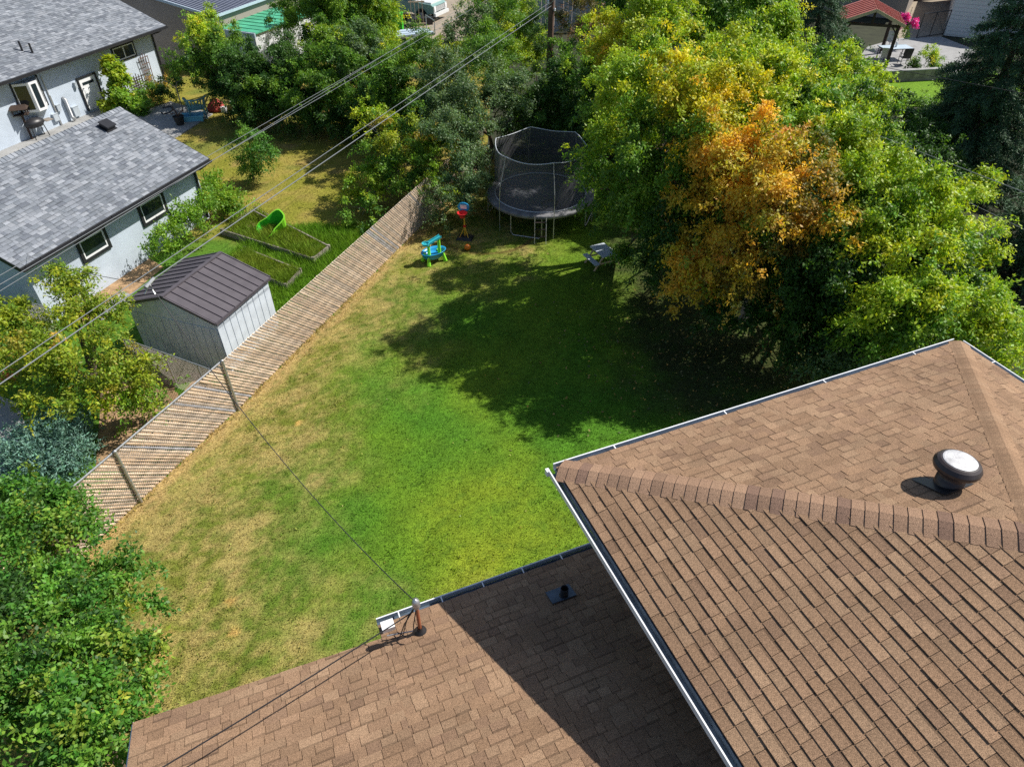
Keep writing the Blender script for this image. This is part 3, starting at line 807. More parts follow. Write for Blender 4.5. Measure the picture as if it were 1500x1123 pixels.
for xx, zc in ((-.012, 0), (gl + .012, 0)):
    g = MB()
    for sgn in (-1, 1):
        g.beam((xx, Wg / 2 + sgn * (Wg / 2 + OV), 2.2 - .06), (xx, Wg / 2 + sgn * .01, rzg - .06), .02, .13)
    g.build('rake_trim', M['blackframe'], gr)
frg = Frame(gr.location, dG)
for (a, b, c, d) in (((105, 353), (150, 329), (163, 362), (124, 385)), ((197, 299), (235, 277), (246, 310), (211, 333))):
    q = [frg.at(*p) for p in (a, b, c, d)]
    wall_window('window', gr, GI, frg, (q[0][0] + q[3][0]) / 2, (q[1][0] + q[2][0]) / 2, (q[2][1] + q[3][1]) / 2, min(1.98, (q[0][1] + q[1][1]) / 2), 'white', 'blackframe', proud=.06, tw=.10, fw=.05)
q = frg.at(300, 301)
g = MB(); g.tube([(gl - .3, -OV - .06, 2.1), (gl - .45, -OV + .1, 1.98), (gl - .5, -.06, 1.9), (gl - .5, -.06, .1)], .045, 6); g.build('downspout', M['blackmetal'], gr)
ps = hit(157, 187, GM @ Vector((0, Wg / 2, rzg)), (GM.to_3x3() @ Vector((0, -sg, 1)).normalized())); ps = GI @ ps
gv = empty('roof_vent', ps, parent=gr)
ng = Vector((0, -sg, 1)).normalized(); tg = Vector((0, 1, sg)).normalized()
g = MB(); g.obox(ng * .02, (.22, 0, 0), tg * .22, ng * .02); g.build('flashing', M['blackmetal'], gv)
g = MB(); g.obox(ng * .10, (.17, 0, 0), tg * .17, ng * .05); g.obox(ng * .165, (.20, 0, 0), tg * .20, ng * .015); g.build('hood', M['blackmetal'], gv)

# ================================================================ grey house
HEH = 2.75
ERh = U(243, 38, HEH)
ghl = 15.0
gh = empty('stucco_house', (ERh - nG * .6 - dG * ghl).to_tuple()[:2] + (0,), aG, 'grey stucco house with grey shingle roof and a white bay window', 'house')
XM = Matrix.Translation(gh.location) @ Matrix.Rotation(aG, 4, 'Z'); XI = XM.inverted()
Wh = 9.0; sh = .395
g = gable_body(ghl - .55, Wh, HEH + sh * .6 - .1, sh); g.build('wall', M['stucco'], gh)
g = roof_slab(0, ghl, -.6, Wh, HEH - .008, sh); hroof = g.build('roof', M['greyunder'], gh)
kh = math.sqrt(1 + sh * sh); run = (Wh / 2 + .6) * kh
tabs = shingles((0, -.6, HEH), (1, 0, 0), (0, 1, sh), [(0, 0), (ghl, 0), (ghl, run), (0, run)], .142, (.13, .18, .24, .33), GREY, .014, low=.6)
g = MB()
for vs, fs, c, ctr in tabs: g.add(vs, fs, c)
g.build('shingle_field', M['greyshingle'], hroof, kind='stuff')
gutter('gutter', (0, -.606, HEH), (ghl, -.606, HEH), (0, -1, 0), gh, w=.1, m1='blackmetal', m2='blackmetal', hang=1.2)
g = MB()
for sgn in (-1, 1): g.beam((ghl + .012, Wh / 2 + sgn * (Wh / 2 + .6), HEH - .06), (ghl + .012, Wh / 2 + sgn * .01, HEH + sh * (Wh / 2 + .6) - .06), .02, .14)
g.build('rake_trim', M['blackframe'], gh)
frh = Frame(gh.location, dG)
q = [frh.at(*p) for p in ((160, 73), (193, 57.5), (200, 81), (171, 94))]
wall_window('window', gh, XI, frh, (q[0][0] + q[3][0]) / 2, (q[1][0] + q[2][0]) / 2, (q[2][1] + q[3][1]) / 2, (q[0][1] + q[1][1]) / 2, 'white', 'blackframe', panes=2, proud=.05, tw=.07, fw=.05)
# white back door
q = [frh.at(*p) for p in ((114, 117), (139, 108), (153, 160), (132, 168))]
s0, s1 = (q[0][0] + q[3][0]) / 2, (q[1][0] + q[2][0]) / 2; zt = (q[0][1] + q[1][1]) / 2
def lx_(s, o, z): return XI @ (frh.P + frh.s * s + frh.n * o + Vector((0, 0, z)))
zb = max(.15, zt - 2.1)
door = MB(); door.box(s0, s1, -.04, 0, zb, zt); door = door.build('door', M['white'], gh)
g = MB(); g.box(s0 - .09, s0, -.07, 0, zb, zt + .09); g.box(s1, s1 + .09, -.07, 0, zb, zt + .09); g.box(s0, s1, -.07, 0, zt, zt + .09); g.build('frame', M['blackframe'], door)
g = MB(); g.box(s0 + .16, s1 - .16, -.052, -.04, zb + 1.15, zt - .18); g.build('pane', M['glass'], door)
g = MB(); g.box(s0 + .14, s1 - .14, -.055, -.04, zb + .15, zb + .95); g.build('panel', M['whitemetal'], door)
g = MB(); g.tube([(s0 + .09, -.05, zb + 1.02), (s0 + .09, -.11, zb + 1.02)], .025, 8); g.build('handle', M['blackmetal'], door)
# bay window
q = [frh.at(*p) for p in ((12, 129), (56, 114), (70, 152), (27, 163))]
a, b = (q[0][0] + q[3][0]) / 2 + .15, (q[1][0] + q[2][0]) / 2 - .1; z1 = min(2.45, (q[0][1] + q[1][1]) / 2 + .1); z0 = z1 - 1.25
dp = .5
bay = MB(); vs = [(a, 0, z0), (a + .45, -dp, z0), (b - .45, -dp, z0), (b, 0, z0), (a, 0, z1), (a + .45, -dp, z1), (b - .45, -dp, z1), (b, 0, z1), (a + .5, 0, z0 - .55), (b - .5, 0, z0 - .55)]
bay.add(vs, [(0, 1, 5, 4), (1, 2, 6, 5), (2, 3, 7, 6), (4, 5, 6, 7), (0, 8, 1), (1, 8, 9, 2), (2, 9, 3)])
bay = bay.build('bay_window', M['stucco'], gh)
for (pa, pb_) in (((a, 0), (a + .45, -dp)), ((a + .45, -dp), (b - .45, -dp)), ((b - .45, -dp), (b, 0))):
    A = Vector((*pa, 0)); B = Vector((*pb_, 0)); s = (B - A).normalized(); n = Vector((s.y, -s.x, 0)); L = (B - A).length
    g = MB()
    for (x0, x1, y0, y1) in ((0, L, z0, z0 + .1), (0, L, z1 - .1, z1), (0, .08, z0 + .1, z1 - .1), (L - .08, L, z0 + .1, z1 - .1)):
        g.obox(A + s * (x0 + x1) / 2 + n * .02 + Vector((0, 0, (y0 + y1) / 2)), s * (x1 - x0) / 2, n * .022, Vector((0, 0, (y1 - y0) / 2)))
    g.build('frame', M['white'], bay)
    g = MB(); g.obox(A + s * L / 2 + n * .008 + Vector((0, 0, (z0 + z1) / 2)), s * (L / 2 - .08), n * .006, Vector((0, 0, (z1 - z0) / 2 - .1))); g.build('pane', M['glass'], bay)
g = MB(); g.box(a - .06, a, -.07, 0, z0 - .05, z1 + .05); g.box(b, b + .06, -.07, 0, z0 - .05, z1 + .05); g.build('trim', M['blackframe'], gh)
# ducts, lamp, meters and pipes on the wall
def wallpt(px, py, off=0): s, z = frh.at(px, py, off); return Vector((s, -off, z))
p1 = wallpt(95, 146, .12); p2 = wallpt(113, 173, .12)
g = MB(); g.tube([p1 + Vector((0, .12, .05)), p1, Vector((p1.x, p1.y, .25)), Vector((p1.x, p1.y - .15, .12))], .085, 12); g.build('duct', M['galv'], gh, smooth=True)
for (px, py, w_, h_) in ((84, 158, .10, .14), (80, 172, .13, .16), (109, 125, .06, .12), (110, 163, .16, .22)):
    p = wallpt(px, py); g = MB(); g.box(p.x - w_, p.x + w_, -.12, 0, max(.05, p.z - h_), p.z + h_); g.box(p.x - w_ * 1.15, p.x + w_ * 1.15, -.135, 0.002, p.z + h_, p.z + h_ + .02)
    g.build('meter_box' if w_ > .07 else 'wall_lamp', M['greyplas'], gh)
for (px, py, bx) in ((60, 112, 76), (73, 140, 82)):
    p = wallpt(px, py, .04); g = MB(); g.tube([Vector((p.x, -.04, min(p.z, 2.5))), Vector((p.x, -.04, .05))], .025, 6); g.build('pipe', M['galv'], gh)
p = wallpt(222, 55, .06); g = MB(); g.tube([(ghl - .35, -.63, 2.68), (ghl - .35, -.3, 2.5), (ghl - .62, -.06, 2.4), (ghl - .62, -.06, .1)], .05, 6); g.build('downspout', M['blackmetal'], gh)
for (px, py) in ((33, 75), (48, 78)):
    p = XI @ hit(px, py, XM @ Vector((0, -.6, HEH)), XM.to_3x3() @ Vector((0, -sh, 1)).normalized())
    g = MB(); g.tube([p - Vector((0, 0, .05)), p + Vector((0, 0, .42))], .045, 8)
    if px > 40: g.tube([p + Vector((-.25, 0, .35)), p + Vector((.25, 0, .35))], .012, 5)
    g.build('pipe_vent' if px < 40 else 'aerial', M['blackmetal'], gh)
# trellises on the wall
for (px, py, w_, h_, mt) in ((212, 100, .5, 1.5, 'pole'), (200, 122, .55, 1.0, 'darkwood')):
    s, z = frh.at(px, py); P = XM @ Vector((s, -.12, 0))
    t = empty('trellis', P, aG, 'reddish wooden trellis fan against the house wall, the upper one' if mt == 'pole' else 'low dark wooden trellis among plants by the house wall', 'trellis')
    for i in range(5):
        x = -w_ / 2 + w_ * i / 4; g = MB(); g.beam((x, 0, .02), (x * 1.25, 0, z + h_ / 2 - abs(i - 2) * .08), .035, .02, (0, 1, 0)); g.build('upright', M[mt], t)
    for i in range(5):
        zz = .3 + (z + h_ / 2 - .5) * i / 4; g = MB(); g.beam((-w_ / 2, -.022, zz), (w_ / 2, -.022, zz), .02, .035); g.build('crossbar', M[mt], t)

# ================================================================ metal garden shed
SE0 = U(316, 474, 1.7); SE1 = U(395, 406, 1.7)
aS = math.atan2(SE1.y - SE0.y, SE1.x - SE0.x); LS = (SE1 - SE0).length; ov = .07; WS = 2 * (1.487 - ov)
dS = Vector((math.cos(aS), math.sin(aS), 0)); nS = Vector((dS.y, -dS.x, 0))
shed = empty('garden_shed', (SE0 - nS * ov).to_tuple()[:2] + (0,), aS, 'pale metal garden shed with dark ribbed gable roof beside the long fence', 'shed')
ss = (2.21 - 1.7) / 1.487
g = gable_body(LS - .05, WS, 1.7 + ss * ov - .06, ss, .05); g.build('wall', M['shedwall'], shed)
rzs = 1.7 + ss * (WS / 2 + ov)
# standing-seam roof panels, each one a sheet with its raised seam
n = 9
for side in (0, 1):
    y_e = -ov if side == 0 else WS + ov
    for i in range(n):
        x0 = LS * i / n; x1 = LS * (i + 1) / n; g = MB()
        A = Vector((x0, y_e, 1.7)); B = Vector((x1, y_e, 1.7)); Cc = Vector((x1, WS / 2, rzs)); Dd = Vector((x0, WS / 2, rzs))
        vs = [A, B, Cc, Dd] + [p - Vector((0, 0, .03)) for p in (A, B, Cc, Dd)]
        f = [(0, 1, 2, 3), (4, 7, 6, 5), (0, 4, 5, 1), (1, 5, 6, 2), (2, 6, 7, 3), (3, 7, 4, 0)]
        g.add(vs, f if side == 0 else [q[::-1] for q in f], mi=0)
        up = Vector((0, 0, .012)); m = Vector((.014, 0, 0))
        g.beam(A + m + up, Dd + m + up, .014, .028, mi=1)
        g.build('roof_panel', [M['shedroof'], M['shedtrim']], shed)
g = MB(); g.beam((-.02, WS / 2, rzs + .014), (LS + .02, WS / 2, rzs + .014), .10, .035); g.build('ridge_cap', M['shedroof'], shed)
g = MB()
for xx in (-.018, LS + .018):
    for y_e in (-ov, WS + ov): g.beam((xx, y_e, 1.68), (xx, WS / 2, rzs - .02), .03, .08)
g.build('gable_trim', M['shedroof'], shed)
g = MB(); g.beam((0, -ov - .012, 1.66), (LS, -ov - .012, 1.66), .02, .07); g.build('eave_trim', M['shedroof'], shed)
m = 9
for i in range(m):      # vertical wall panels on the lit long side
    x0 = .06 + (LS - .12) * i / m; x1 = .06 + (LS - .12) * (i + 1) / m - .022
    g = MB(); g.box(x0, x1, -.02, -.003, .02, 1.62); g.build('wall_panel', M['shedwall'], shed)
m = 11
for i in range(m):      # and on the shaded gable end
    y0 = .01 + WS * i / m; y1 = y0 + WS / m - .022; yc = (y0 + y1) / 2
    g = MB(); g.box(.035, .048, y0, y1, .02, 1.45); g.build('wall_panel', M['shedwall'], shed)

# ================================================================ the long chain-link fence with woven slats
HF = 1.57
fence = empty('slatted_chain_link_fence', (FB.x, FB.y, 0), 0, 'long chain link fence woven with tan diagonal privacy slats along the lawn', 'fence')
cum = [0]
for i in range(3): cum.append(cum[-1] + (FPTS[i + 1] - FPTS[i]).length)
def fpos(s):
    for i in range(3):
        if s <= cum[i + 1] or i == 2:
            t = (s - cum[i]) / (cum[i + 1] - cum[i]); return FPTS[i].lerp(FPTS[i + 1], t)
def fdir(s):
    i = 0 if s < cum[1] else (1 if s < cum[2] else 2); return (FPTS[i + 1] - FPTS[i]).normalized()
step = .106; slen = HF / math.sin(R(45)); TANS = [(.56, .41, .28), (.61, .46, .32), (.50, .36, .24), (.64, .50, .37), (.48, .38, .29), (.33, .33, .36)]
slat_meshes = []
for c in TANS:
    g = MB(); hw = .031; H2 = HF / 2 - .03
    for sg_ in (0,):
        d = Vector((.7071, 0, -.7071)); nn_ = Vector((0, 1, 0)); w_ = Vector((.7071, 0, .7071))
        segs = 9
        prof = ((-.036, -.004), (-.018, .018), (.010, .022), (.034, .004))
        vs = []; fs = []
        for i in range(segs + 1):                # a cupped slat, pinched where it passes each wire
            t0 = -slen / 2 + .02 + (slen - .04) * i / segs; kk = 1 if i % 2 else .72
            vs += [d * t0 + w_ * a_ * kk - nn_ * b_ * kk for a_, b_ in prof]
        fs = [(i * 4 + j, i * 4 + j + 1, i * 4 + j + 5, i * 4 + j + 4) for i in range(segs) for j in range(3)]
        g.add(vs, fs, c)
    o = g.build('slat', M['slat'], fence); slat_meshes.append(o.data); bpy.data.objects.remove(o)
s = .3; ns = 0; total = cum[-1]
while s < total - 1.0 and ns < 300:
    P = fpos(s + .7); d = fdir(s + .7)
    if inframe(P + Vector((0, 0, .7)), 60) or True:
        me = slat_meshes[random.choices(range(6), (5, 5, 4, 4, 2, 1))[0]]
        o = bpy.data.objects.new('slat', me); COL.objects.link(o); o.parent = fence
        o.location = P + Vector((0, 0, HF / 2 + random.uniform(-.01, .01))) - fence.location
        o.rotation_euler = (random.uniform(-.02, .02), random.uniform(-.008, .008), math.atan2(d.y, d.x)); ns += 1
    s += step
g = MB(); s = 0; r_ = .0042
while s < total - 1.6:          # wires crossing the slats on both faces
    for off, sl_ in ((-.018, 1),):
        for sgn in (1, -1):
            A = fpos(s) + Vector((0, 0, 0.02 if sgn == 1 else HF - .02)); B = fpos(s + HF) + Vector((0, 0, HF - .02 if sgn == 1 else .02))
            d = fdir(s); nrm = Vector((d.y, -d.x, 0))
            g.tube([A + nrm * (.026 if sgn == 1 else .012), B + nrm * (.026 if sgn == 1 else .012)], r_, 3, cap=False)
    s += .085
g.build('wire_mesh', M['wire'], fence, kind='stuff').location = -fence.location
for s_ in np.arange(.55, total, 3.04):
    s_ = s_ if True else s_
posts = [U(208, 735), U(348, 600)]
sp = [cum[0]]
def s_of(p): return min(np.arange(0, total, .02), key=lambda q: (fpos(q) - Vector((p.x, p.y, 0))).length)
s1, s2 = s_of(posts[0]), s_of(posts[1]); stp = s2 - s1
ss_ = s1 - stp
while ss_ < s2 + .1:
    if ss_ >= 0:
        P = fpos(ss_); d = fdir(ss_); nrm = Vector((d.y, -d.x, 0)); P = P + nrm * .06 - fence.location
        g = MB(); g.tube([P, P + Vector((0, 0, HF + .04))], .032, 10); g.lathe([(.04, 0), (.035, .03), (0, .05)], 10, tuple(P + Vector((0, 0, HF + .03))))
        for zz in (.25, .7, 1.15): g.lathe([(.036, 0), (.04, .0), (.04, .02), (.036, .02)], 10, tuple(P + Vector((0, 0, zz))))
        g.build('post', M['galv'], fence)
    ss_ += stp
# the top rail runs over the two nearest bays; further on a bare tension wire
pts = [fpos(q) + Vector((0, 0, HF + .01)) - fence.location for q in np.linspace(0, s2, 8)]
g = MB(); g.tube([p + Vector((.02, 0, 0)) for p in pts], .022, 8); g.build('top_rail', M['galv'], fence)
pts = [fpos(q) + Vector((0, 0, HF - .02)) - fence.location for q in np.linspace(s2, total, 30)]
g = MB(); g.tube(pts, .005, 4); g.build('tension_wire', M['wire'], fence)

def chain_fence(p0, p1, h, label, nposts):
    p0 = Vector(p0); p1 = Vector(p1); L = (p1 - p0).length; a = math.atan2(p1.y - p0.y, p1.x - p0.x)
    t = empty('chain_link_fence', p0, a, label, 'fence')
    g = MB(); g.tube([(0, 0, h), (L, 0, h)], .02, 8); g.build('top_rail', M['galv'], t)
    for i in range(nposts):
        x = L * (i + .3) / nposts; g = MB(); g.tube([(x, 0, 0), (x, 0, h)], .022, 8); g.build('post', M['galv'], t)
    g = MB(); st = .07; x = -h
    while x < L:
        for sg_ in (0, 1):
            xa, xb = (x, x + h) if sg_ == 0 else (x + h, x)
            za, zb_ = 0, h
            A = Vector((xa, .004 * sg_, za)); B = Vector((xb, .004 * sg_, zb_)); Dv = B - A
            t0 = 0; t1 = 1
            lo_, hi_ = sorted((xa, xb))
            if lo_ < 0:
                f_ = (0 - xa) / (xb - xa)
                if xb > xa: t0 = f_
                else: t1 = f_
            if hi_ > L:
                f_ = (L - xa) / (xb - xa)
                if xb > xa: t1 = f_
                else: t0 = f_
            if t1 > t0: g.tube([A + Dv * t0, A + Dv * t1], .004, 3, cap=False)
        x += st
    g.build('wire_mesh', M['wire'], t, kind='stuff')
    return t
c1 = fpos(s2) - Vector((.08, 0, 0))
chain_fence(U(178, 495, 1.2).to_tuple()[:2] + (0,), c1, 1.2, 'bare chain link cross fence in front of the metal shed', 3)
chain_fence(U(-40, 420, 1.2).to_tuple()[:2] + (0,), U(76, 461, .9).to_tuple()[:2] + (0,), 1.15, 'bare chain link fence running from the corner of the garage to the left', 3)

# ================================================================ trampoline with safety net
tc = Vector((1.05, 24.1, 0)); RT = 1.95; HT = .9
tr = empty('trampoline', tc, 0, 'large round trampoline with black safety net under the trees', 'trampoline')
g = MB(); g.lathe([(RT - .25, HT - .02), (RT * .6, HT - .03), (RT * .3, HT - .035), (0, HT - .04)], 64); g.build('jumping_mat', M['mat_'], tr, smooth=True)
g = MB(); g.lathe([(RT - .28, HT + .0), (RT - .26, HT + .025), (RT, HT + .03), (RT + .04, HT), (RT + .04, HT - .10), (RT + .01, HT - .1)], 64); g.build('spring_pad', M['pad'], tr, smooth=True)
ringp = [(math.cos(a) * (RT - .27), math.sin(a) * (RT - .27), HT + .032) for a in np.linspace(0, 2 * math.pi, 65)]
g = MB(); g.tube(ringp, .022, 6); g.build('pad_edging', M['padedge'], tr)
ringp = [(math.cos(a) * RT, math.sin(a) * RT, HT - .07) for a in np.linspace(0, 2 * math.pi, 65)]
g = MB(); g.tube(ringp, .025, 6); g.build('frame_ring', M['galv'], tr)
NPOL = 6; a0 = R(-78); HN = 2.72; RN = RT - .24
for i in range(NPOL):
    a = a0 + i * 2 * math.pi / NPOL; c_, s_ = math.cos(a), math.sin(a)
    g = MB(); g.tube([(c_ * (RT + .06), s_ * (RT + .06), .05), (c_ * (RT + .06), s_ * (RT + .06), HT + .2), (c_ * (RT + .02), s_ * (RT + .02), 1.7), (c_ * (RN + .05), s_ * (RN + .05), 2.45), (c_ * RN, s_ * RN, HN)], .015, 8)
    g.build('net_pole', M['galv'], tr)
for i in range(4):
    a = R(-107) + i * math.pi / 2; da = R(17)
    A = Vector((math.cos(a - da) * RT, math.sin(a - da) * RT, 0)); B = Vector((math.cos(a + da) * RT, math.sin(a + da) * RT, 0)); z = Vector((0, 0, 1))
    g = MB(); m_ = (B - A) * .08
    g.tube([A + z * (HT - .08), A + z * .14, A + z * .04 + m_, B + z * .04 - m_, B + z * .14, B + z * (HT - .08)], .022, 8); g.build('leg', M['galv'], tr)
tops = []
for i in range(NPOL):
    a = a0 + i * 2 * math.pi / NPOL; b = a + 2 * math.pi / NPOL
    for t in np.linspace(0, 1, 9)[:-1]:
        aa = a + (b - a) * t; rr = RN * (1 - .06 * math.sin(math.pi * t)); tops.append((math.cos(aa) * rr, math.sin(aa) * rr, HN - .10 * math.sin(math.pi * t)))
g = MB(); g.tube(tops + [tops[0]], .014, 6); g.build('top_band', M['padedge'], tr)
g = MB(); nT = len(tops); bot = [(math.cos(a0 + 2 * math.pi * i / nT) * (RT - .26), math.sin(a0 + 2 * math.pi * i / nT) * (RT - .26), HT + .03) for i in range(nT)]
mid = [tuple((Vector(tops[i]) + Vector(bot[i])) / 2 + Vector((0, 0, 0)) + Vector((math.cos(i) * .03, math.sin(i * 1.7) * .03, 0))) for i in range(nT)]
g.add(tops + mid + bot, [(i, (i + 1) % nT, nT + (i + 1) % nT, nT + i) for i in range(nT)] + [(nT + i, nT + (i + 1) % nT, 2 * nT + (i + 1) % nT, 2 * nT + i) for i in range(nT)])
g.build('safety_net', M['net'], tr, smooth=True)
ld = empty('ladder', (-.05, -RT - .1, 0), parent=tr)
for x in (-.2, .2):
    g = MB(); g.tube([(x, .05, HT + .02), (x, -.22, 0)], .016, 6); g.build('rail', M['galv'], ld)
for z in (.25, .5, .73):
    g = MB(); g.beam((-.2, -.22 + .27 * z / .92, z), (.2, -.22 + .27 * z / .92, z), .07, .02); g.build('rung', M['darkmetal'], ld)
g = MB(); g.tube([(.25, -1.35, 1.0), (.1, -1.2, HT + .04), (.0, -.9, HT + .02), (.35, -.6, HT + .02), (.6, -.8, HT + .03), (.5, -1.2, HT + .04), (.9, -.9, HT + .5), (1.0, -1.1, 1.2)], .02, 6)
g.build('net_strap', M['blackmetal'], tr)

# ================================================================ toys on the lawn
wp = U(636, 382)
wt = empty('water_table', wp, R(35), 'blue and lime plastic toy water table standing on the grass', 'water table')
g = MB(); g.lathe([(.30, .17), (.38, .24), (.42, .38), (.44, .39), (.42, .40), (.37, .30), (.29, .235), (0, .23)], 28, (0, 0, 0), 1.05, .68); g.build('basin', M['bluep'], wt, smooth=True)
for x, y in ((-.27, -.15), (.27, -.15), (-.27, .15), (.27, .15)):
    g = MB(); g.tube([(x * 1.2, y * 1.4, 0), (x, y, .30)], [.075, .05], 8); g.build('leg', M['lime'], wt)
for x, hgt in ((-.16, .64), (.24, .78)):
    g = MB(); g.tube([(x, .02, .2), (x, .02, hgt)], [.065, .05], 8); g.build('tower', M['lime'], wt)
g = MB()
for y in (-.07, .07): g.beam((-.26, y + .02, .68), (.32, y + .02, .84), .015, .07)
g.beam((-.26, .02, .65), (.32, .02, .81), .14, .015); g.lathe([(.06, .66), (.12, .67), (.13, .75), (.115, .75), (.10, .69), (0, .69)], 18, (-.26, .02, 0)); g.build('water_chute', M['teal'], wt)
hp = U(681, 349)
hoop = empty('toy_basketball_hoop', hp, R(-10), 'toy basketball hoop with red rim and blue backboard beside the bushes', 'toy hoop')
g = MB(); g.add([(-.3, -.22, 0), (.3, -.22, 0), (.3, .22, 0), (-.3, .22, 0), (-.2, -.14, .10), (.2, -.14, .10), (.2, .14, .10), (-.2, .14, .10)], [(0, 1, 5, 4), (1, 2, 6, 5), (2, 3, 7, 6), (3, 0, 4, 7), (4, 5, 6, 7)]); g.build('base', M['blackmetal'], hoop)
g = MB(); g.tube([(0, .05, .08), (0, .05, .6)], .035, 8); g.tube([(-.16, -.12, .08), (0, .05, .45)], .014, 6); g.tube([(.16, -.12, .08), (0, .05, .45)], .014, 6); g.build('lower_pole', M['yellow'], hoop)
g = MB(); g.tube([(0, .05, .58), (0, .05, 1.15)], .026, 8); g.build('upper_pole', M['yellow'], hoop)
g = MB(); g.lathe([(.036, .42), (.055, .43), (.055, .5), (.036, .51)], 10, (0, .05, 0)); g.build('clamp', M['redp'], hoop)
g = MB(); n_ = 14; pr = [(math.cos(t) * .21, .02 + 0, 1.20 + math.sin(t) * .17) for t in np.linspace(0, 2 * math.pi, n_ + 1)[:-1]]
g.add([(x, 0, z) for x, y, z in pr] + [(x, .03, z) for x, y, z in pr], [tuple(range(n_)), tuple(range(2 * n_ - 1, n_ - 1, -1))] + [(i, i + n_, (i + 1) % n_ + n_, (i + 1) % n_) for i in range(n_)]); g.build('backboard', M['bluep'], hoop)
g = MB(); g.box(-.11, .11, -.004, -.001, 1.14, 1.28); g.build('board_panel', M['white'], hoop)
g = MB(); g.tube([(.17 * math.cos(t) + .0, -.2 + .17 * math.sin(t), 1.08) for t in np.linspace(0, 2 * math.pi, 25)], .02, 6); g.tube([(0, -.03, 1.08), (0, .03, 1.08)], .03, 6); g.lathe([(.15, 1.07), (.11, .98), (.10, .92)], 16, (0, -.2, 0)); g.build('rim', M['redp'], hoop)
bp_ = U(685, 366)
def lumpy_sphere(name, p, r, mt, label, cat):
    g = MB(); g.lathe([(max(.0001, r * math.sin(t)), r - r * math.cos(t)) for t in np.linspace(0.02, math.pi - .02, 12)], 18, (0, 0, 0)); o = g.build(name, M[mt], None, smooth=True, label=label, cat=cat); o.location = p; return o
lumpy_sphere('ball', bp_, .11, 'orange', 'small orange ball lying on the grass by the toy hoop', 'ball')
pp = U(884, 366, .53); pp.z = 0
pt = empty('picnic_table', pp, R(-64), 'small pale grey child picnic table half hidden by leaves', 'picnic table')
for i in range(4):
    y = -.21 + .14 * i; g = MB(); g.box(-.42, .42, y - .064, y + .064, .50, .53); g.build('plank', M['greyplas'], pt)
for y, nm in ((-.45, 'bench'), (.45, 'bench')):
    g = MB(); g.box(-.42, .42, y - .09, y + .09, .26, .29); g.build(nm, M['greyplas'], pt)
for x in (-.3, .3):
    g = MB(); g.beam((x, -.5, 0), (x, -.15, .5), .03, .05); g.beam((x, .5, 0), (x, .15, .5), .03, .05); g.beam((x + .03, -.5, .24), (x + .03, .5, .24), .02, .05); g.build('leg', M['tan'], pt)

# ================================================================ raised garden beds and the green tub
def bed(name, pts, h, label):
    P = [Vector((p.x, p.y, 0)) for p in pts]; c = sum(P, Vector()) / len(P)
    t = empty(name, c, 0, label, 'garden bed', 'timber raised beds beyond the fence')
    for i in range(len(P)):
        a, b = P[i] - c, P[(i + 1) % len(P)] - c
        g = MB(); g.beam(a + Vector((0, 0, h / 2)), b + Vector((0, 0, h / 2)), .05, h); g.build('board', M['wood'], t)
    for p in P:
        g = MB(); q = p - c; g.box(q.x - .04, q.x + .04, q.y - .04, q.y + .04, 0, h + .03); g.build('corner_post', M['wood'], t)
    g = MB(); g.add([(p - c) + Vector((0, 0, h * .6)) for p in P], [tuple(range(len(P)))]); g.build('soil', M['dirt'], t)
    return t
BED1 = [U(327, 344), U(460, 386), U(483, 368), U(375, 312)]
BED2 = [U(396, 414), U(420, 424), U(441, 402), U(360, 370), U(345, 385)]
bed('raised_bed', BED1, .22, 'larger raised timber bed with the green tub tipped on it')
bed('raised_bed', BED2, .20, 'smaller raised timber bed between the shed and the fence')
def in_poly(x, y, P):
    r = np.zeros(len(x), bool)
    for i in range(len(P)):
        a, b = P[i - 1], P[i]
        c = ((a.y > y) != (b.y > y)) & (x < (b.x - a.x) * (y - a.y) / (b.y - a.y + 1e-9) + a.x); r ^= c
    return r
for P, lb in ((BED1, 'grass and weeds growing in the larger raised bed'), (BED2, 'weeds growing in the smaller raised bed')):
    o = grass_blades('weeds', 26000, min(p.x for p in P), max(p.x for p in P), min(p.y for p in P), max(p.y for p in P), lambda x, y: in_poly(x, y, P),
                 lambda x, y: mixc((.11, .22, .015), (.22, .26, .03), fbm(x, y, 2, 5)), .22, .022, lb, hfun=lambda x, y: .2 + 1.4 * fbm(x, y, 1.3, 7))
    o.location.z = .12
tp = U(400, 340, .15)
tub = empty('plastic_tub', tp, R(-28), 'lime green plastic wheelbarrow tub tipped up on the raised bed', 'tub')
tub.rotation_euler = (R(34), R(14), R(-50))
def loopv(w1, w2, l, z, n=20, e=.55):
    out = []
    for i in range(n):
        a = 2 * math.pi * i / n; c_, s_ = math.cos(a), math.sin(a)
        x = math.copysign(abs(c_) ** e, c_); y = math.copysign(abs(s_) ** e, s_)
        out.append((x * (w1 if y < 0 else w2) / 2, y * l / 2, z))
    return out
g = MB(); n_ = 20
rings = [loopv(.42, .30, .5, -.30), loopv(.62, .46, .82, .0), loopv(.66, .50, .86, .005), loopv(.66, .5, .86, -.03)]
g.add([p for r_ in rings[:3] for p in r_] , [(i + k_ * n_, (i + 1) % n_ + k_ * n_, (i + 1) % n_ + (k_ + 1) * n_, i + (k_ + 1) * n_) for k_ in range(2) for i in range(n_)] + [tuple(range(n_))][::1])
g.build('inside', M['limedark'], tub, smooth=False)
g = MB(); rings = [loopv(.46, .34, .54, -.32), loopv(.67, .51, .87, -.01), loopv(.70, .54, .90, .006), loopv(.63, .47, .83, .012)]
g.add([p for r_ in rings for p in r_], [(i + k_ * n_, (i + 1) % n_ + k_ * n_, (i + 1) % n_ + (k_ + 1) * n_, i + (k_ + 1) * n_)[::-1] for k_ in range(3) for i in range(n_)] + [tuple(range(n_))])
g.build('shell', M['lime'], tub)
tub.location.z = .5; tub.scale = (1.3, 1.3, 1.3)
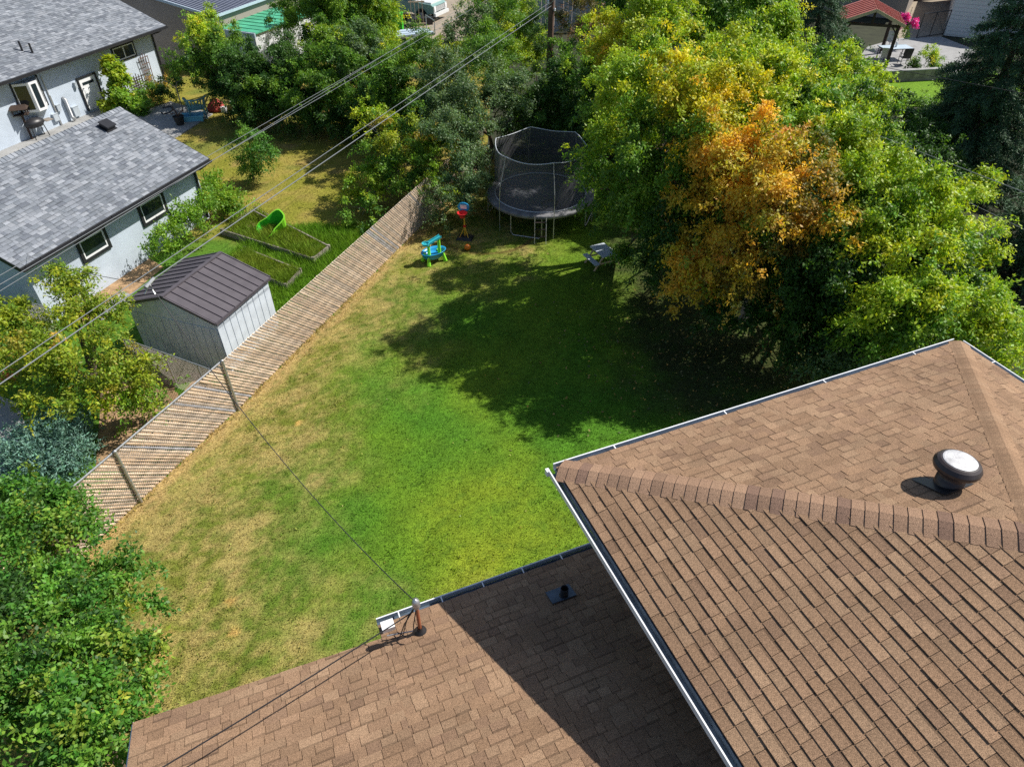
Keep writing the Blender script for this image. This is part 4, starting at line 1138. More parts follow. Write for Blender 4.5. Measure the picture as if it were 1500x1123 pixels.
g = MB(); g.tube([U(372, 309, .30), U(391, 319, .38)], .03, 8); g.build('wooden_stick', M['wood'], None, label='short wooden handle sticking out behind the lime green tub', cat='stick')

# ================================================================ paving, dirt
slab('patio', M['concrete'], upts((188, 172), (250, 150), (312, 168), (262, 200), (215, 222)), .08, .05)
slab('side_path', M['concrete'], upts((-80, 215), (175, 135), (200, 175), (120, 205), (-80, 290)), .06, .035)
slab('dirt_strip', M['dirt'], upts((95, 455), (150, 408), (215, 376), (240, 392), (180, 440), (120, 475)), .05, .012)
slab('footpath', M['concrete'], upts((138, 461), (181, 427), (195, 434), (150, 470)), .06, .03)
slab('pavement', M['concrete'], upts((-60, 560), (25, 590), (45, 640), (10, 700), (-80, 700)), .06, .03)
slab('mulch_bed', M['dirt'], upts((150, 560), (290, 545), (330, 580), (200, 690), (140, 690)), .05, .006)
slab('alley', M['beige'], upts((590, -40), (850, -60), (840, 40), (720, 60), (600, 60)), .05, .01)
slab('driveway', M['beige'], upts((1318, 0), (1400, -30), (1450, -30), (1420, 30), (1376, 55), (1312, 60)), .05, .02)
slab('patio', M['concrete'], upts((1240, 110), (1270, 70), (1312, 58), (1378, 55), (1430, 75), (1400, 112), (1320, 104)), .06, .05)

# ================================================================ patio furniture
cp = U(292, 172)
ch = empty('garden_chair', cp, R(200), 'teal plastic garden armchair on the small concrete patio', 'chair')
def arc(r, a0_, a1_, z, n=10, sx=1, sy=1): return [(math.cos(a) * r * sx, math.sin(a) * r * sy, z) for a in np.linspace(R(a0_), R(a1_), n)]
S = 1.15
g = MB(); g.lathe([(.0, .42), (.3, .43), (.33, .41), (.33, .38), (0, .37)], 20); g.build('seat', M['chair'], ch)
g = MB(); g.tube(arc(.40, -10, 190, .80, 14), .03, 6); g.build('back_rail', M['chair'], ch)
g = MB(); g.tube([(math.cos(R(-10)) * .4, math.sin(R(-10)) * .4, .8), (.36, -.28, .72), (.33, -.33, .62)], .03, 6); g.tube([(math.cos(R(190)) * .4, math.sin(R(190)) * .4, .8), (-.36, -.28, .72), (-.33, -.33, .62)], .03, 6); g.build('arm', M['chair'], ch)
for a in range(0, 181, 18):
    g = MB(); g.beam((.32 * math.cos(R(a)), .32 * math.sin(R(a)), .42), (.4 * math.cos(R(a)), .4 * math.sin(R(a)), .79), .05, .015, (math.cos(R(a)), math.sin(R(a)), 0)); g.build('back_slat', M['chair'], ch)
for x, y in ((-.3, -.3), (.3, -.3), (-.27, .27), (.27, .27)):
    g = MB(); g.tube([(x * 1.15, y * 1.15, 0), (x, y, .42), (x * 1.05, y * 1.05, .62 if y < 0 else .45)], [.03, .035, .03], 6); g.build('leg', M['chair'], ch)
ch.scale = (1.25, 1.25, 1.2)
p = U(285, 177)
t = empty('storage_tub', p, R(15), 'pale blue plastic tub lying in front of the garden chair', 'tub')
g = MB(); g.add([(-.42, -.24, 0), (.42, -.24, 0), (.42, .24, 0), (-.42, .24, 0), (-.5, -.3, .3), (.5, -.3, .3), (.5, .3, .3), (-.5, .3, .3), (-.44, -.25, .3), (.44, -.25, .3), (.44, .25, .3), (-.44, .25, .3), (-.38, -.2, .05), (.38, -.2, .05), (.38, .2, .05), (-.38, .2, .05)],
      [(0, 3, 2, 1), (0, 1, 5, 4), (1, 2, 6, 5), (2, 3, 7, 6), (3, 0, 4, 7), (4, 5, 9, 8), (5, 6, 10, 9), (6, 7, 11, 10), (7, 4, 8, 11), (8, 9, 13, 12), (9, 10, 14, 13), (10, 11, 15, 14), (11, 8, 12, 15), (12, 13, 14, 15)]); g.build('body', M['tub'], t)
g = MB(); g.box(-.52, .52, -.32, -.30, .27, .31); g.box(-.52, .52, .30, .32, .27, .31); g.build('rim', M['tub'], t)
p = U(265, 184)
t = empty('plant_pot', p, 0, 'black pot with a withered plant at the patio corner', 'plant pot')
g = MB(); g.lathe([(.17, 0), (.24, .40), (.26, .41), (.26, .45), (.23, .45), (.22, .40), (0, .39)], 18); g.build('pot', M['terra'], t)
g = MB()
for i in range(14): a = random.uniform(0, 6.28); g.tube([(0, 0, .38), (.12 * math.cos(a), .12 * math.sin(a), .6), (.3 * math.cos(a), .3 * math.sin(a), random.uniform(.5, .85))], .012, 4)
g.build('withered_stems', M['pole'], t)
p = U(269, 165)
t = empty('garden_hose_stand', p, 0, 'thin metal stand with two bent arms on the patio', 'stand')
g = MB(); g.tube([(0, 0, 0), (0, 0, 1.25)], .03, 8); g.build('post', M['wood'], t)
g = MB(); g.tube([(0, 0, 1.2), (-.25, 0, 1.42), (-.5, .05, 1.5)], .022, 6); g.tube([(0, 0, 1.2), (.1, 0, 1.45), (.4, .1, 1.6)], .022, 6); g.build('arm', M['wood'], t)
hz = [U(236, 165, .08), U(240, 167, .09), U(248, 165, .08), U(254, 160, .08), U(250, 156, .08), U(238, 158, .08)]
g = MB(); g.tube(hz, .025, 6); g.build('garden_hose', M['darkcable'], None, label='black garden hose curled on the small concrete patio', cat='hose')
p = U(318, 162)
g = MB(); g.lathe([(.42, 0), (.46, .12), (.34, .34), (.16, .55), (.03, .6)], 9, (0, 0, 0), 1.1, .8); o = g.build('bag', M['redcloth'], None, label='slumped dark red bag lying beside the garden chair', cat='bag'); o.location = p
for v in o.data.vertices: v.co += Vector((random.uniform(-.05, .05), random.uniform(-.05, .05), 0))
p = U(329, 164); g = MB(); g.box(-.12, .12, -.1, .1, 0, .22); g.box(-.13, .13, -.11, .11, .22, .25); o = g.build('bucket', M['white'], None, label='small white box on the grass right of the red bag', cat='box'); o.location = p
# things in the gap between the garage and the house
p = U(48, 205)
t = empty('bird_table', p, R(20), 'dark wooden bird table standing in the gap behind the garage', 'bird table')
g = MB(); g.tube([(0, 0, 0), (0, 0, 1.15)], .05, 8); g.build('post', M['darkwood'], t)
g = MB(); g.box(-.3, .3, -.22, .22, 1.15, 1.18); g.build('tray', M['darkwood'], t)
g = MB(); g.add([(-.36, -.28, 1.42), (.36, -.28, 1.42), (.36, .28, 1.42), (-.36, .28, 1.42), (-.3, 0, 1.58), (.3, 0, 1.58)], [(0, 1, 5, 4), (2, 3, 4, 5), (0, 4, 3), (1, 2, 5), (3, 2, 1, 0)]); g.build('roof', M['darkwood'], t)
for x, y in ((-.26, -.18), (.26, -.18), (-.26, .18), (.26, .18)):
    g = MB(); g.box(x - .02, x + .02, y - .02, y + .02, 1.18, 1.42); g.build('upright', M['darkwood'], t)
p = U(60, 202)
t = empty('charcoal_grill', p, R(60), 'low dark grill behind the garage next to the house wall', 'grill')
g = MB(); g.lathe([(0, .5), (.25, .52), (.36, .68), (.34, .76), (.2, .88), (0, .92)], 16, (0, 0, 0), 1.3, .8); g.build('bowl', M['blackmetal'], t, smooth=True)
for x, y in ((-.28, -.16), (.28, -.16), (-.28, .16), (.28, .16)):
    g = MB(); g.tube([(x * 1.2, y * 1.3, 0), (x, y, .6)], .02, 6); g.build('leg', M['blackmetal'], t)
g = MB(); g.box(.45, .8, -.2, .2, .64, .67); g.build('side_shelf', M['wood'], t)
for (px, py, mt, lb, nm) in ((21, 206, 'white', 'white sack slumped against the house wall behind the garage', 'sack'), (40, 203, 'redp', 'red plastic petrol can on the ground behind the garage', 'fuel_can')):
    p = U(px, py); g = MB()
    if nm == 'sack': g.lathe([(.2, 0), (.24, .15), (.2, .45), (.08, .62), (.02, .66)], 9, (0, 0, 0), 1, .7)
    else:
        g.box(-.16, .16, -.1, .1, 0, .26); g.box(-.1, .1, -.03, .03, .30, .33); g.box(-.1, -.07, -.03, .03, .26, .30); g.box(.07, .1, -.03, .03, .26, .30); g.tube([(.15, 0, .22), (.28, 0, .36)], .025, 6)
    o = g.build(nm, M[mt], None, label=lb, cat='sack' if nm == 'sack' else 'fuel can'); o.location = p
# black folded umbrella at the left edge
p = U(36, 520)
t = empty('patio_umbrella', p, 0, 'black fabric patio umbrella half open among shrubs at the left edge', 'umbrella')
g = MB(); n_ = 8; vs = [(0, 0, 1.25)]
for i in range(n_): a = 2 * math.pi * i / n_; vs.append((math.cos(a) * .62, math.sin(a) * .62, .95)); vs.append((math.cos(a + math.pi / n_) * .48, math.sin(a + math.pi / n_) * .48, .98))
vs.append((0, 0, 1.2))
g.add(vs, [(0, 1 + i, 1 + (i + 1) % 16) for i in range(16)]); g.build('canopy', M['blackcloth'], t)
g = MB(); g.tube([(0, 0, 0), (0, 0, 1.3)], .02, 8); g.build('pole', M['blackmetal'], t)
t.rotation_euler = (R(-14), R(-10), 0)

# ================================================================ far buildings
# long building with ribbed metal roof
cb = U(312, 24, 2.9)
b = empty('workshop', (cb.x, cb.y, 0), aG, 'taupe walled workshop with a ribbed blue grey metal roof at the top left', 'building')
g = gable_body(14, 9, 2.9, .18); g.build('wall', M['taupe'], b)
for side in (0, 1):
    for i in range(30):
        x0 = -.1 + i * .47; g = MB()
        ye, yr_ = (-.15, 4.5) if side == 0 else (9.15, 4.5); ze = 2.88; zr_ = 2.88 + .18 * 4.65
        vs = [(x0, ye, ze), (x0 + .46, ye, ze), (x0 + .46, yr_, zr_), (x0, yr_, zr_), (x0, ye, ze + .03), (x0 + .46, ye, ze + .03), (x0 + .46, yr_, zr_ + .03), (x0, yr_, zr_ + .03)]
        f = [(0, 3, 2, 1), (4, 5, 6, 7), (0, 1, 5, 4), (1, 2, 6, 5), (2, 3, 7, 6), (3, 0, 4, 7)]
        g.add(vs, f if side == 0 else [q[::-1] for q in f])
        for rr in (.03, .26): g.beam((x0 + rr, ye, ze + .055), (x0 + rr, yr_, zr_ + .055), .06, .05)
        g.build('roof_panel', M['metalroof'], b)
g = MB(); g.beam((-.14, -.18, 2.9), (14.1, -.18, 2.9), .04, .14); g.beam((-.14, -.18, 2.9), (-.14, 4.5, 2.9 + .18 * 4.65), .05, .14); g.beam((-.14, 9.18, 2.9), (-.14, 4.5, 2.9 + .18 * 4.65), .05, .14); g.build('trim', M['bluesheet'], b)
# white shed with green roof
cg = U(372, 48, 2.3); cg2 = U(446, 22, 2.3); cg3 = U(313, 30, 2.3)
ag = math.atan2(cg2.y - cg.y, cg2.x - cg.x); Lg = (cg2 - cg).length * 1.25; Wg2 = (cg3 - cg).length
b = empty('outbuilding', (cg.x, cg.y, 0), ag, 'white shed with a bright green sheet roof among the trees', 'shed')
g = MB(); g.box(.05, Lg - .05, .05, Wg2 - .05, 0, 2.2); g.build('wall', M['siding'], b)
for i in range(9):
    x0 = Lg * i / 9; g = MB(); g.box(x0, x0 + Lg / 9 - .01, -.06, Wg2 + .06, 2.20, 2.27); g.box(x0, x0 + .04, -.06, Wg2 + .06, 2.27, 2.30); g.build('roof_panel', M['greenroof'], b)
g = MB(); g.box(-.09, -.004, -.08, Wg2 + .08, 2.02, 2.28); g.build('fascia', M['bluesheet'], b)
for i in range(10):
    y0 = .1 + (Wg2 - .2) * i / 10; g = MB(); g.box(.025, .046, y0, y0 + (Wg2 - .2) / 10 - .03, .1, 2.0); g.build('siding_board', M['bluesheet'], b)
# grey board fence by the alley
a_, b_ = U(720, 42), U(900, 38)
def board_fence(name, a_, b_, h, bw, mt, label):
    L = (b_ - a_).length; t = empty(name, a_, math.atan2(b_.y - a_.y, b_.x - a_.x), label, 'fence')
    n_ = int(L / bw)
    for i in range(n_):
        hh = h + random.uniform(-.015, .015); g = MB(); g.box(i * bw, i * bw + bw * .93, -.012, .012, .03, hh); g.build('board', M[mt], t)
    g = MB(); g.box(0, L, .014, .05, .3, .4); g.box(0, L, .014, .05, h - .3, h - .2); g.build('rail', M[mt], t)
    for i in range(int(L / 2.4) + 1): g = MB(); g.box(i * 2.4 - .05, i * 2.4 + .05, .052, .15, 0, h); g.build('post', M[mt], t)
    return t
board_fence('board_fence', U(715, 52), U(905, 44), 2.6, .30, 'greyfence', 'tall blue grey board fence by the utility pole at the back')
board_fence('board_fence', U(1305, 5), U(1398, -2), 1.7, .16, 'redfence', 'dark red brown board fence beyond the driveway at the top right')
# white garage wall at the top right
wa = U(1382, 52); 
b = empty('white_garage', wa, R(62), 'white sided building at the top right corner behind the spruce', 'building')
g = MB(); g.box(0, 12, -7, 0, 0, 2.9); g.build('wall', M['siding'], b)
g = MB(); g.box(-.04, 12, .0, .03, 0, .35); g.build('plinth', M['concrete'], b)
for i in range(12):
    g = MB(); g.box(-.035, -.003, -6.9, -.02, .1 + i * .23, .1 + i * .23 + .215); g.build('siding_board', M['siding'], b)
g = MB(); g.add([(-.5, .5, 2.9), (12.5, .5, 2.9), (12.5, -3.5, 4.0), (-.5, -3.5, 4.0), (12.5, -7.5, 2.9), (-.5, -7.5, 2.9)], [(0, 3, 2, 1)[::-1], (3, 5, 4, 2)[::-1], (0, 1, 4, 5), (0, 5, 3), (1, 2, 4)]); g.build('roof', M['greyunder'], b)
g = MB(); g.lathe([(.10, 0), (.12, .05), (0, .06)], 12, (0, 0, 0)); o = g.build('wall_lamp', M['galv'], b); o.location = (1.2, .03, 2.2); o.rotation_euler = (R(-90), 0, 0)
# beige building with white eave, beyond the gazebo
wb = U(1325, 32, 0)
b = empty('beige_house', U(1322, 30, 0), R(150), 'beige walled house corner with white eave behind the gazebo', 'house')
g = MB(); g.box(0, 8, -6, 0, 0, 2.4); g.build('wall', M['taupe'], b)
g = MB(); g.add([(-.5, .5, 2.4), (8.5, .5, 2.4), (8.5, -3, 3.5), (-.5, -3, 3.5), (8.5, -6.5, 2.4), (-.5, -6.5, 2.4)], [(0, 1, 2, 3), (3, 2, 4, 5), (0, 5, 4, 1), (0, 3, 5), (1, 4, 2)]); g.build('roof', M['greyunder'], b)
g = MB(); g.beam((-.54, .5, 2.38), (-.54, -3, 3.48), .05, .16); g.beam((-.54, .54, 2.38), (8.5, .54, 2.38), .05, .16); g.build('fascia', M['white'], b)

# ================================================================ gazebo
g0 = U(1284, 90)
apx = U(1281, 14, 3.0); el_ = U(1231, 32, 2.3); er_ = U(1327, 37, 2.35)
gx = (er_ - el_); gx.z = 0; Lx = gx.length; agz = math.atan2(gx.y, gx.x)
org = (el_ + er_) / 2; org.z = 0
gz = empty('gazebo', org, agz, 'open gazebo with a red metal gable roof and dark posts', 'gazebo')
DZ = 3.4
for side in (-1, 1):
    for i in range(8):
        y0 = DZ * i / 8; g = MB(); A = Vector((side * Lx / 2, y0, 2.3)); B = Vector((side * Lx / 2, y0 + DZ / 8 - .01, 2.3)); Cc = Vector((side * .02, y0 + DZ / 8 - .01, 3.0)); Dd = Vector((side * .02, y0, 3.0)); z = Vector((0, 0, .03))
        f = [(0, 1, 2, 3), (4, 7, 6, 5), (0, 4, 5, 1), (1, 5, 6, 2), (2, 6, 7, 3), (3, 7, 4, 0)]
        g.add([A + z, B + z, Cc + z, Dd + z, A, B, Cc, Dd], f if side == 1 else [q[::-1] for q in f]); g.beam(A + z * 1.6, Dd + z * 1.6, .05, .05)
        g.build('roof_panel', M['redroof'], gz)
g = MB(); g.beam((-Lx / 2, -.03, 2.27), (0, -.03, 2.99), .05, .16); g.beam((Lx / 2, -.03, 2.27), (0, -.03, 2.99), .05, .16); g.build('fascia', M['tan'], gz)
for x, y in ((-Lx / 2 + .3, .2), (Lx / 2 - .3, .2), (-Lx / 2 + .3, DZ - .2), (Lx / 2 - .3, DZ - .2), ):
    g = MB(); g.box(x - .08, x + .08, y - .08, y + .08, 0, 2.3); g.beam((x, y, 1.8), (x * .7, y, 2.28), .07, .07); g.build('post', M['darkwood'], gz)
g = MB(); g.box(-Lx / 2 + .2, Lx / 2 - .2, .14, .26, 2.14, 2.27); g.box(-.06, .06, .14, .26, 2.28, 2.9); g.build('tie_beam', M['darkwood'], gz)
# hanging basket
hb = U(1331, 28, 1.75)
fb_root = empty('hanging_basket', (hb.x, hb.y, 1.3), 0, 'hanging basket of magenta flowers beside the gazebo', 'hanging basket')
V, F, C = join(blob_leaves(Vector((0, 0, .35)), .48, 'magenta', .8, dens=1.2, ll=.09, lw=.08, nl=8, slen=.12, droop=.3))
np_mesh('flowers', V, F, C, M['magenta'], fb_root)
V, F, C = join(blob_leaves(Vector((0, 0, -.15)), .28, 'weed', 1.8, dens=1.0, ll=.10, lw=.05, nl=8, slen=.18, droop=1.2))
np_mesh('leaves', V, F, C, M['leaf'], fb_root)
g = MB(); g.lathe([(.05, -.05), (.2, .1), (.26, .25), (.24, .25), (0, .12)], 14); g.build('basket', M['darkwood'], fb_root)
g = MB(); g.tube([(0, 0, .25), (0, 0, 1.1)], .012, 5); g.build('hanger', M['blackmetal'], fb_root)
# wrought gate with panels
ga, gb = U(1342, 57), U(1376, 52)
t = empty('metal_gate', ga, math.atan2(gb.y - ga.y, gb.x - ga.x), 'thin dark metal frame gate standing on the driveway', 'gate')
Lq = (gb - ga).length * 1.15
for x in (0, Lq * .48, Lq):
    g = MB(); g.tube([(x, 0, 0), (x, 0, 1.5)], .03, 6); g.build('upright', M['blackmetal'], t)
for z in (.08, 1.48):
    g = MB(); g.tube([(0, 0, z), (Lq, 0, z)], .03, 6); g.build('rail', M['blackmetal'], t)
g = MB(); g.tube([(0, 0, .1), (Lq * .48, 0, 1.45)], .012, 4); g.tube([(Lq * .48, 0, 1.45), (Lq, 0, .1)], .012, 4); g.build('brace', M['blackmetal'], t)
# glass patio table and chairs by the gazebo
p = U(1306, 88)
t = empty('patio_table', p, R(8), 'glass topped patio table in front of the gazebo', 'table')
g = MB(); g.box(-.9, .9, -.45, .45, .71, .73); g.build('table_top', M['bluesheet'], t)
g = MB(); g.tube([(-.9, -.45, .71), (.9, -.45, .71), (.9, .45, .71), (-.9, .45, .71), (-.9, -.45, .71)], .025, 6); g.build('table_frame', M['blackmetal'], t)
for x, y in ((-.8, -.38), (.8, -.38), (-.8, .38), (.8, .38)):
    g = MB(); g.tube([(x, y, 0), (x, y, .71)], .025, 6); g.build('leg', M['blackmetal'], t)
g = MB(); g.tube([(0, 0, .73), (0, 0, 1.0)], .06, 8); g.build('ornament', M['white'], t)
def pchair(px, py, rz, label, mt='galv'):
    p = U(px, py); t = empty('metal_chair', p, rz, label, 'chair', 'metal chairs round the glass patio table')
    for x in (-.24, .24):
        g = MB(); g.tube([(x, -.25, 0), (x, -.25, .65), (x, .2, .65), (x, .26, .95)], .018, 6); g.build('side_frame', M[mt], t)
        g = MB(); g.tube([(x, .22, 0), (x, .22, .44), (x, -.25, .44)], .018, 6); g.build('leg', M[mt], t)
    g = MB(); g.box(-.24, .24, -.25, .22, .43, .45); g.build('seat', M[mt], t)
    g = MB(); g.add([(-.24, .2, .45), (.24, .2, .45), (.24, .27, .98), (-.24, .27, .98), (-.24, .215, .45), (.24, .215, .45), (.24, .285, .98), (-.24, .285, .98)], [(0, 1, 2, 3), (7, 6, 5, 4), (0, 4, 5, 1), (2, 6, 7, 3)]); g.build('backrest', M[mt], t)
pchair(1292, 95, R(160), 'metal patio chair nearest the gazebo post, in front of the glass table')
pchair(1303, 72, R(0), 'metal patio chair on the far side of the glass table')
pchair(1322, 96, R(175), 'metal patio chair at the right end of the glass table', 'blackmetal')
# low retaining wall by the bright lawn
wl = U(1310, 116)
g = MB(); a_ = U(1288, 121); b_ = U(1385, 116); L = (b_ - a_).length
t = empty('retaining_wall', a_, math.atan2(b_.y - a_.y, b_.x - a_.x), 'low grey block retaining wall above the bright green lawn', 'wall')
for r0 in range(3):
    for i in range(int(L / .42)):
        g = MB(); x = i * .42 + (r0 % 2) * .21; g.box(x, x + .41, -.1, .12, r0 * .19, r0 * .19 + .185); g.build('block', M['wood'], t)
g = MB(); g.box(-.02, L + .2, -.14, .16, .565, .62); g.build('coping', M['concrete'], t)

# ================================================================ pick-up truck
tp = U(628, 28)
tk = empty('pickup_truck', (tp.x - .9, tp.y + .6, 0), R(-24), 'pale green and white pickup truck parked by the alley', 'truck')
def prism(g, prof, y0, y1, mi=0):
    n_ = len(prof); vs = [(x, y0, z) for x, z in prof] + [(x, y1, z) for x, z in prof]
    g.add(vs, [tuple(range(n_)), tuple(range(2 * n_ - 1, n_ - 1, -1))] + [(i, i + n_, (i + 1) % n_ + n_, (i + 1) % n_) for i in range(n_)], mi=mi)
g = MB(); W2 = .95
def wheelarch(xc, n_=7, r=.46, z=.36): return [(xc + r * math.cos(a), z + r * math.sin(a)) for a in np.linspace(math.pi, 0, n_)]
prof = [(-3.6, .55)] + [(-2.95, .5)] + wheelarch(-2.4) + [(-1.7, .5), (.2, .5)] + wheelarch(.95) + [(1.5, .5), (1.9, .55), (1.92, .98), (1.75, 1.08), (.35, 1.18), (-3.6, 1.15)]
prism(g, prof, -W2, W2); g.build('body', M['truck'], tk)
g = MB(); prism(g, [(.35, 1.182), (-.1, 1.75), (-1.2, 1.78), (-1.4, 1.16)], -.78, .78); g.build('cab', M['truck'], tk)
g = MB(); prism(g, [(.16, 1.22), (-.14, 1.66), (-1.1, 1.68), (-1.2, 1.22)], -.79, .79); g.build('side_window', M['glass'], tk)
g = MB(); g.add([(.37, -.7, 1.2), (.37, .7, 1.2), (-.06, .68, 1.74), (-.06, -.68, 1.74)], [(0, 1, 2, 3)]); g.build('windscreen', M['glass'], tk)
g = MB(); g.box(.35, 1.7, -.8, .8, 1.085, 1.19); g.build('bonnet', M['truckw'], tk)
g = MB(); g.box(1.925, 1.97, -.62, .62, .62, .95); g.build('grille', M['blackmetal'], tk)
g = MB()
for i in range(5): g.box(1.972, 1.985, -.6, .6, .65 + i * .065, .68 + i * .065)
g.box(1.925, 1.99, -.93, -.64, .60, .98); g.box(1.925, 1.99, .64, .93, .60, .98); g.build('grille_bars', M['truckw'], tk)
for y in (-.79, .79): g = MB(); g.box(1.992, 2.01, y - .1, y + .1, .68, .88); g.build('headlight', M['white'], tk)
g = MB(); g.box(1.95, 2.12, -.98, .98, .36, .56); g.build('bumper', M['truckw'], tk)
for x in (-2.4, .95):
    for y in (-.86, .86):
        w = empty('wheel', (x, y, .37), parent=tk)
        g = MB(); g.lathe([(.20, -.11), (.35, -.12), (.38, -.08), (.38, .08), (.35, .12), (.20, .11)], 22); o = g.build('tyre', M['tyre'], w, smooth=True); o.rotation_euler = (R(90), 0, 0)
        g = MB(); g.lathe([(0, -.06), (.09, -.07), (.12, -.04), (.20, -.10), (.21, .10), (.12, .04), (0, .06)], 16); o = g.build('rim', M['dome'], w); o.rotation_euler = (R(90), 0, 0)
# trailer and stacked boards beside the truck
p = U(600, 62)
t = empty('utility_trailer', p, R(25), 'small trailer loaded with grey boards beyond the hedge', 'trailer')
g = MB(); g.box(-1.5, 1.5, -.8, .8, .45, .55); g.build('bed', M['galv'], t)
for i in range(5):
    y = -.7 + .29 * i; g = MB(); g.box(-1.45, 1.45 - .1 * i, y, y + .26, .56, .62 + .02 * (i % 2)); g.build('board', M['bluesheet'], t)
for x in (-1.5, 1.5):
    g = MB(); g.tube([(x, -.8, .5), (x, -.8, 1.3), (x, .8, 1.3), (x, .8, .5)], .03, 6); g.build('end_rack', M['galv'], t)
for y in (-.9, .9):
    g = MB(); g.lathe([(.1, -.08), (.28, -.09), (.28, .09), (.1, .08), (0, .05)], 16); o = g.build('wheel', M['tyre'], t); o.location = (0, y, .29); o.rotation_euler = (R(90), 0, 0)
p = U(613, 52)
t = empty('wooden_rack', p, R(10), 'pale wooden ladder rack leaning up beside the trailer', 'ladder')
for x in (-.35, -.1, .15, .4): g = MB(); g.beam((x, 0, 0), (x, .1, 2.3), .04, .04); g.build('upright', M['tan'], t)
for z in (.7, 2.0): g = MB(); g.beam((-.5, -.03, z), (.55, -.03, z), .04, .09); g.build('crossbar', M['tan'], t)
p = U(580, 45); g = MB(); g.box(-.5, .5, -.35, .35, .02, 1.0); g.box(-.54, .54, -.39, .39, 1.0, 1.08); g.tube([(-.4, -.4, .12), (-.4, -.46, .12)], .1, 10)
o = g.build('wheelie_bin', M['limedark'], None, label='green waste bin standing left of the pickup truck', cat='bin'); o.location = p
p = U(618, 36); g = MB(); g.box(-.7, .7, -.4, .4, .02, .4); g.box(-.74, .74, -.43, .43, .4, .46); g.box(-.74, -.66, -.43, .43, .46, .5)
o = g.build('crate', M['blackmetal'], None, label='low dark crate on the ground in front of the truck wheel', cat='crate'); o.location = p; o.rotation_euler = (0, 0, R(20))

# ================================================================ utility pole and cables
PB = Vector((2.05, 31.0, 0)); 
top = hit(808, 2, PB, Vector((0, 1, 0))); PB.x = top.x; ph = top.z + .35
pl = empty('utility_pole', PB, 0, 'brown wooden utility pole with insulators at the top of the view', 'utility pole')
g = MB(); g.tube([(0, 0, 0), (0, 0, ph)], [.15, .115], 12); g.build('post', M['pole'], pl)
for z_i, x in ((.12, .13), (.42, -.13), (.7, .13)):
    g = MB(); g.lathe([(.02, 0), (.045, .03), (.03, .06), (.045, .09), (.02, .12), (0, .13)], 10, (x, -.06, ph - z_i)); g.build('insulator', M['white'], pl)
g = MB(); g.beam((-.16, -.10, ph - .5), (.20, -.10, ph - .2), .03, .03); g.build('bracket', M['galv'], pl)
def cable(p0, p1, sag, r, mt, label, grp='overhead cables crossing the yards', n=24):
    p0 = Vector(p0); p1 = Vector(p1); g = MB()
    pts = [p0.lerp(p1, t) - Vector((0, 0, sag * 4 * t * (1 - t))) for t in np.linspace(0, 1, n)]
    g.tube(pts, r, 6)
    return g.build('cable', M[mt], None, origin=p0, label=label, cat='cable', group=grp)
za = top.z
cable(hit(807, 3, PB, Vector((0, 1, 0))), U(-160, 652, 5.9), .0, .007, 'cable', 'upper of the two thick cables running from the pole down to the left edge')
cable(hit(809, 8, PB, Vector((0, 1, 0))), U(-160, 672, 5.7), .0, .010, 'cable', 'lower and thickest cable running from the pole down to the left edge')
ya = U(700, -2, 5.0)
cable(U(742, -22, 5.2), U(-160, 495, 5.2), .0, .0055, 'cable', 'uppermost thin cable passing over the truck and the neighbour yard')
cable(U(745, -18, 5.1), U(-160, 510, 5.1), .0, .0065, 'cable', 'thin cable just below the uppermost one, passing over the garage roof')
cable(U(760, -40, 4.9), U(-140, 512, 4.9), .0, .006, 'cable', 'thin cable over the grey garage roof and the small round tree')
cable(hit(818, 4, PB, Vector((0, 1, 0))), U(1560, 148, 5.3), .05, .009, 'darkcable', 'dark cable from the pole to the right across the gold tree tops')
cable(hit(818, 10, PB, Vector((0, 1, 0))), U(1560, 305, 5.6), .05, .009, 'cable', 'pale cable sloping down over the dark shade at the right edge')
cable(U(1420, 297, 4.2), U(1580, 375, 4.2), .0, .007, 'cable', 'short lower cable at the right edge over deep shade')
# service drop: cable splice -> fence -> mast
sp0 = U(219, 416, 5.72); mt_top = HM @ (mb_ + Vector((0, 0, .74)))
pts = []
A = sp0; B = mt_top
for t in np.linspace(0, 1, 40):
    p = A.lerp(B, t); p.z -= 4 * .62 * t * (1 - t); pts.append(p)
g = MB(); g.tube(pts, .007, 5); g.build('cable', M['darkcable'], None, origin=B, label='thin black service cable hanging over the lawn to the roof mast', cat='cable')
mo = HM @ (mb_ + Vector((-.05, 0, .55)))
cable(mo, U(100, 1205, 4.0), .05, .010, 'darkcable', 'black cable leaving the roof mast towards the bottom left', 'roof mast cables')
cable(U(219, 416, 5.72), U(40, 375, 2.3), .1, .006, 'darkcable', 'very thin wire from the cable splice to the garage roof edge', 'splice wires')
g = MB(); g.tube([sp0 + Vector((-.02, -.12, 0)), sp0 + Vector((.02, .15, .02))], [.03, .03], 8); g.tube([sp0, sp0 + Vector((.09, -.1, -.14))], .012, 5); g.tube([sp0, sp0 + Vector((-.09, -.1, -.14))], .012, 5)
g.build('cable_clamp', M['galv'], None, origin=sp0, label='small metal clamp on the thick cable above the shed', cat='clamp')

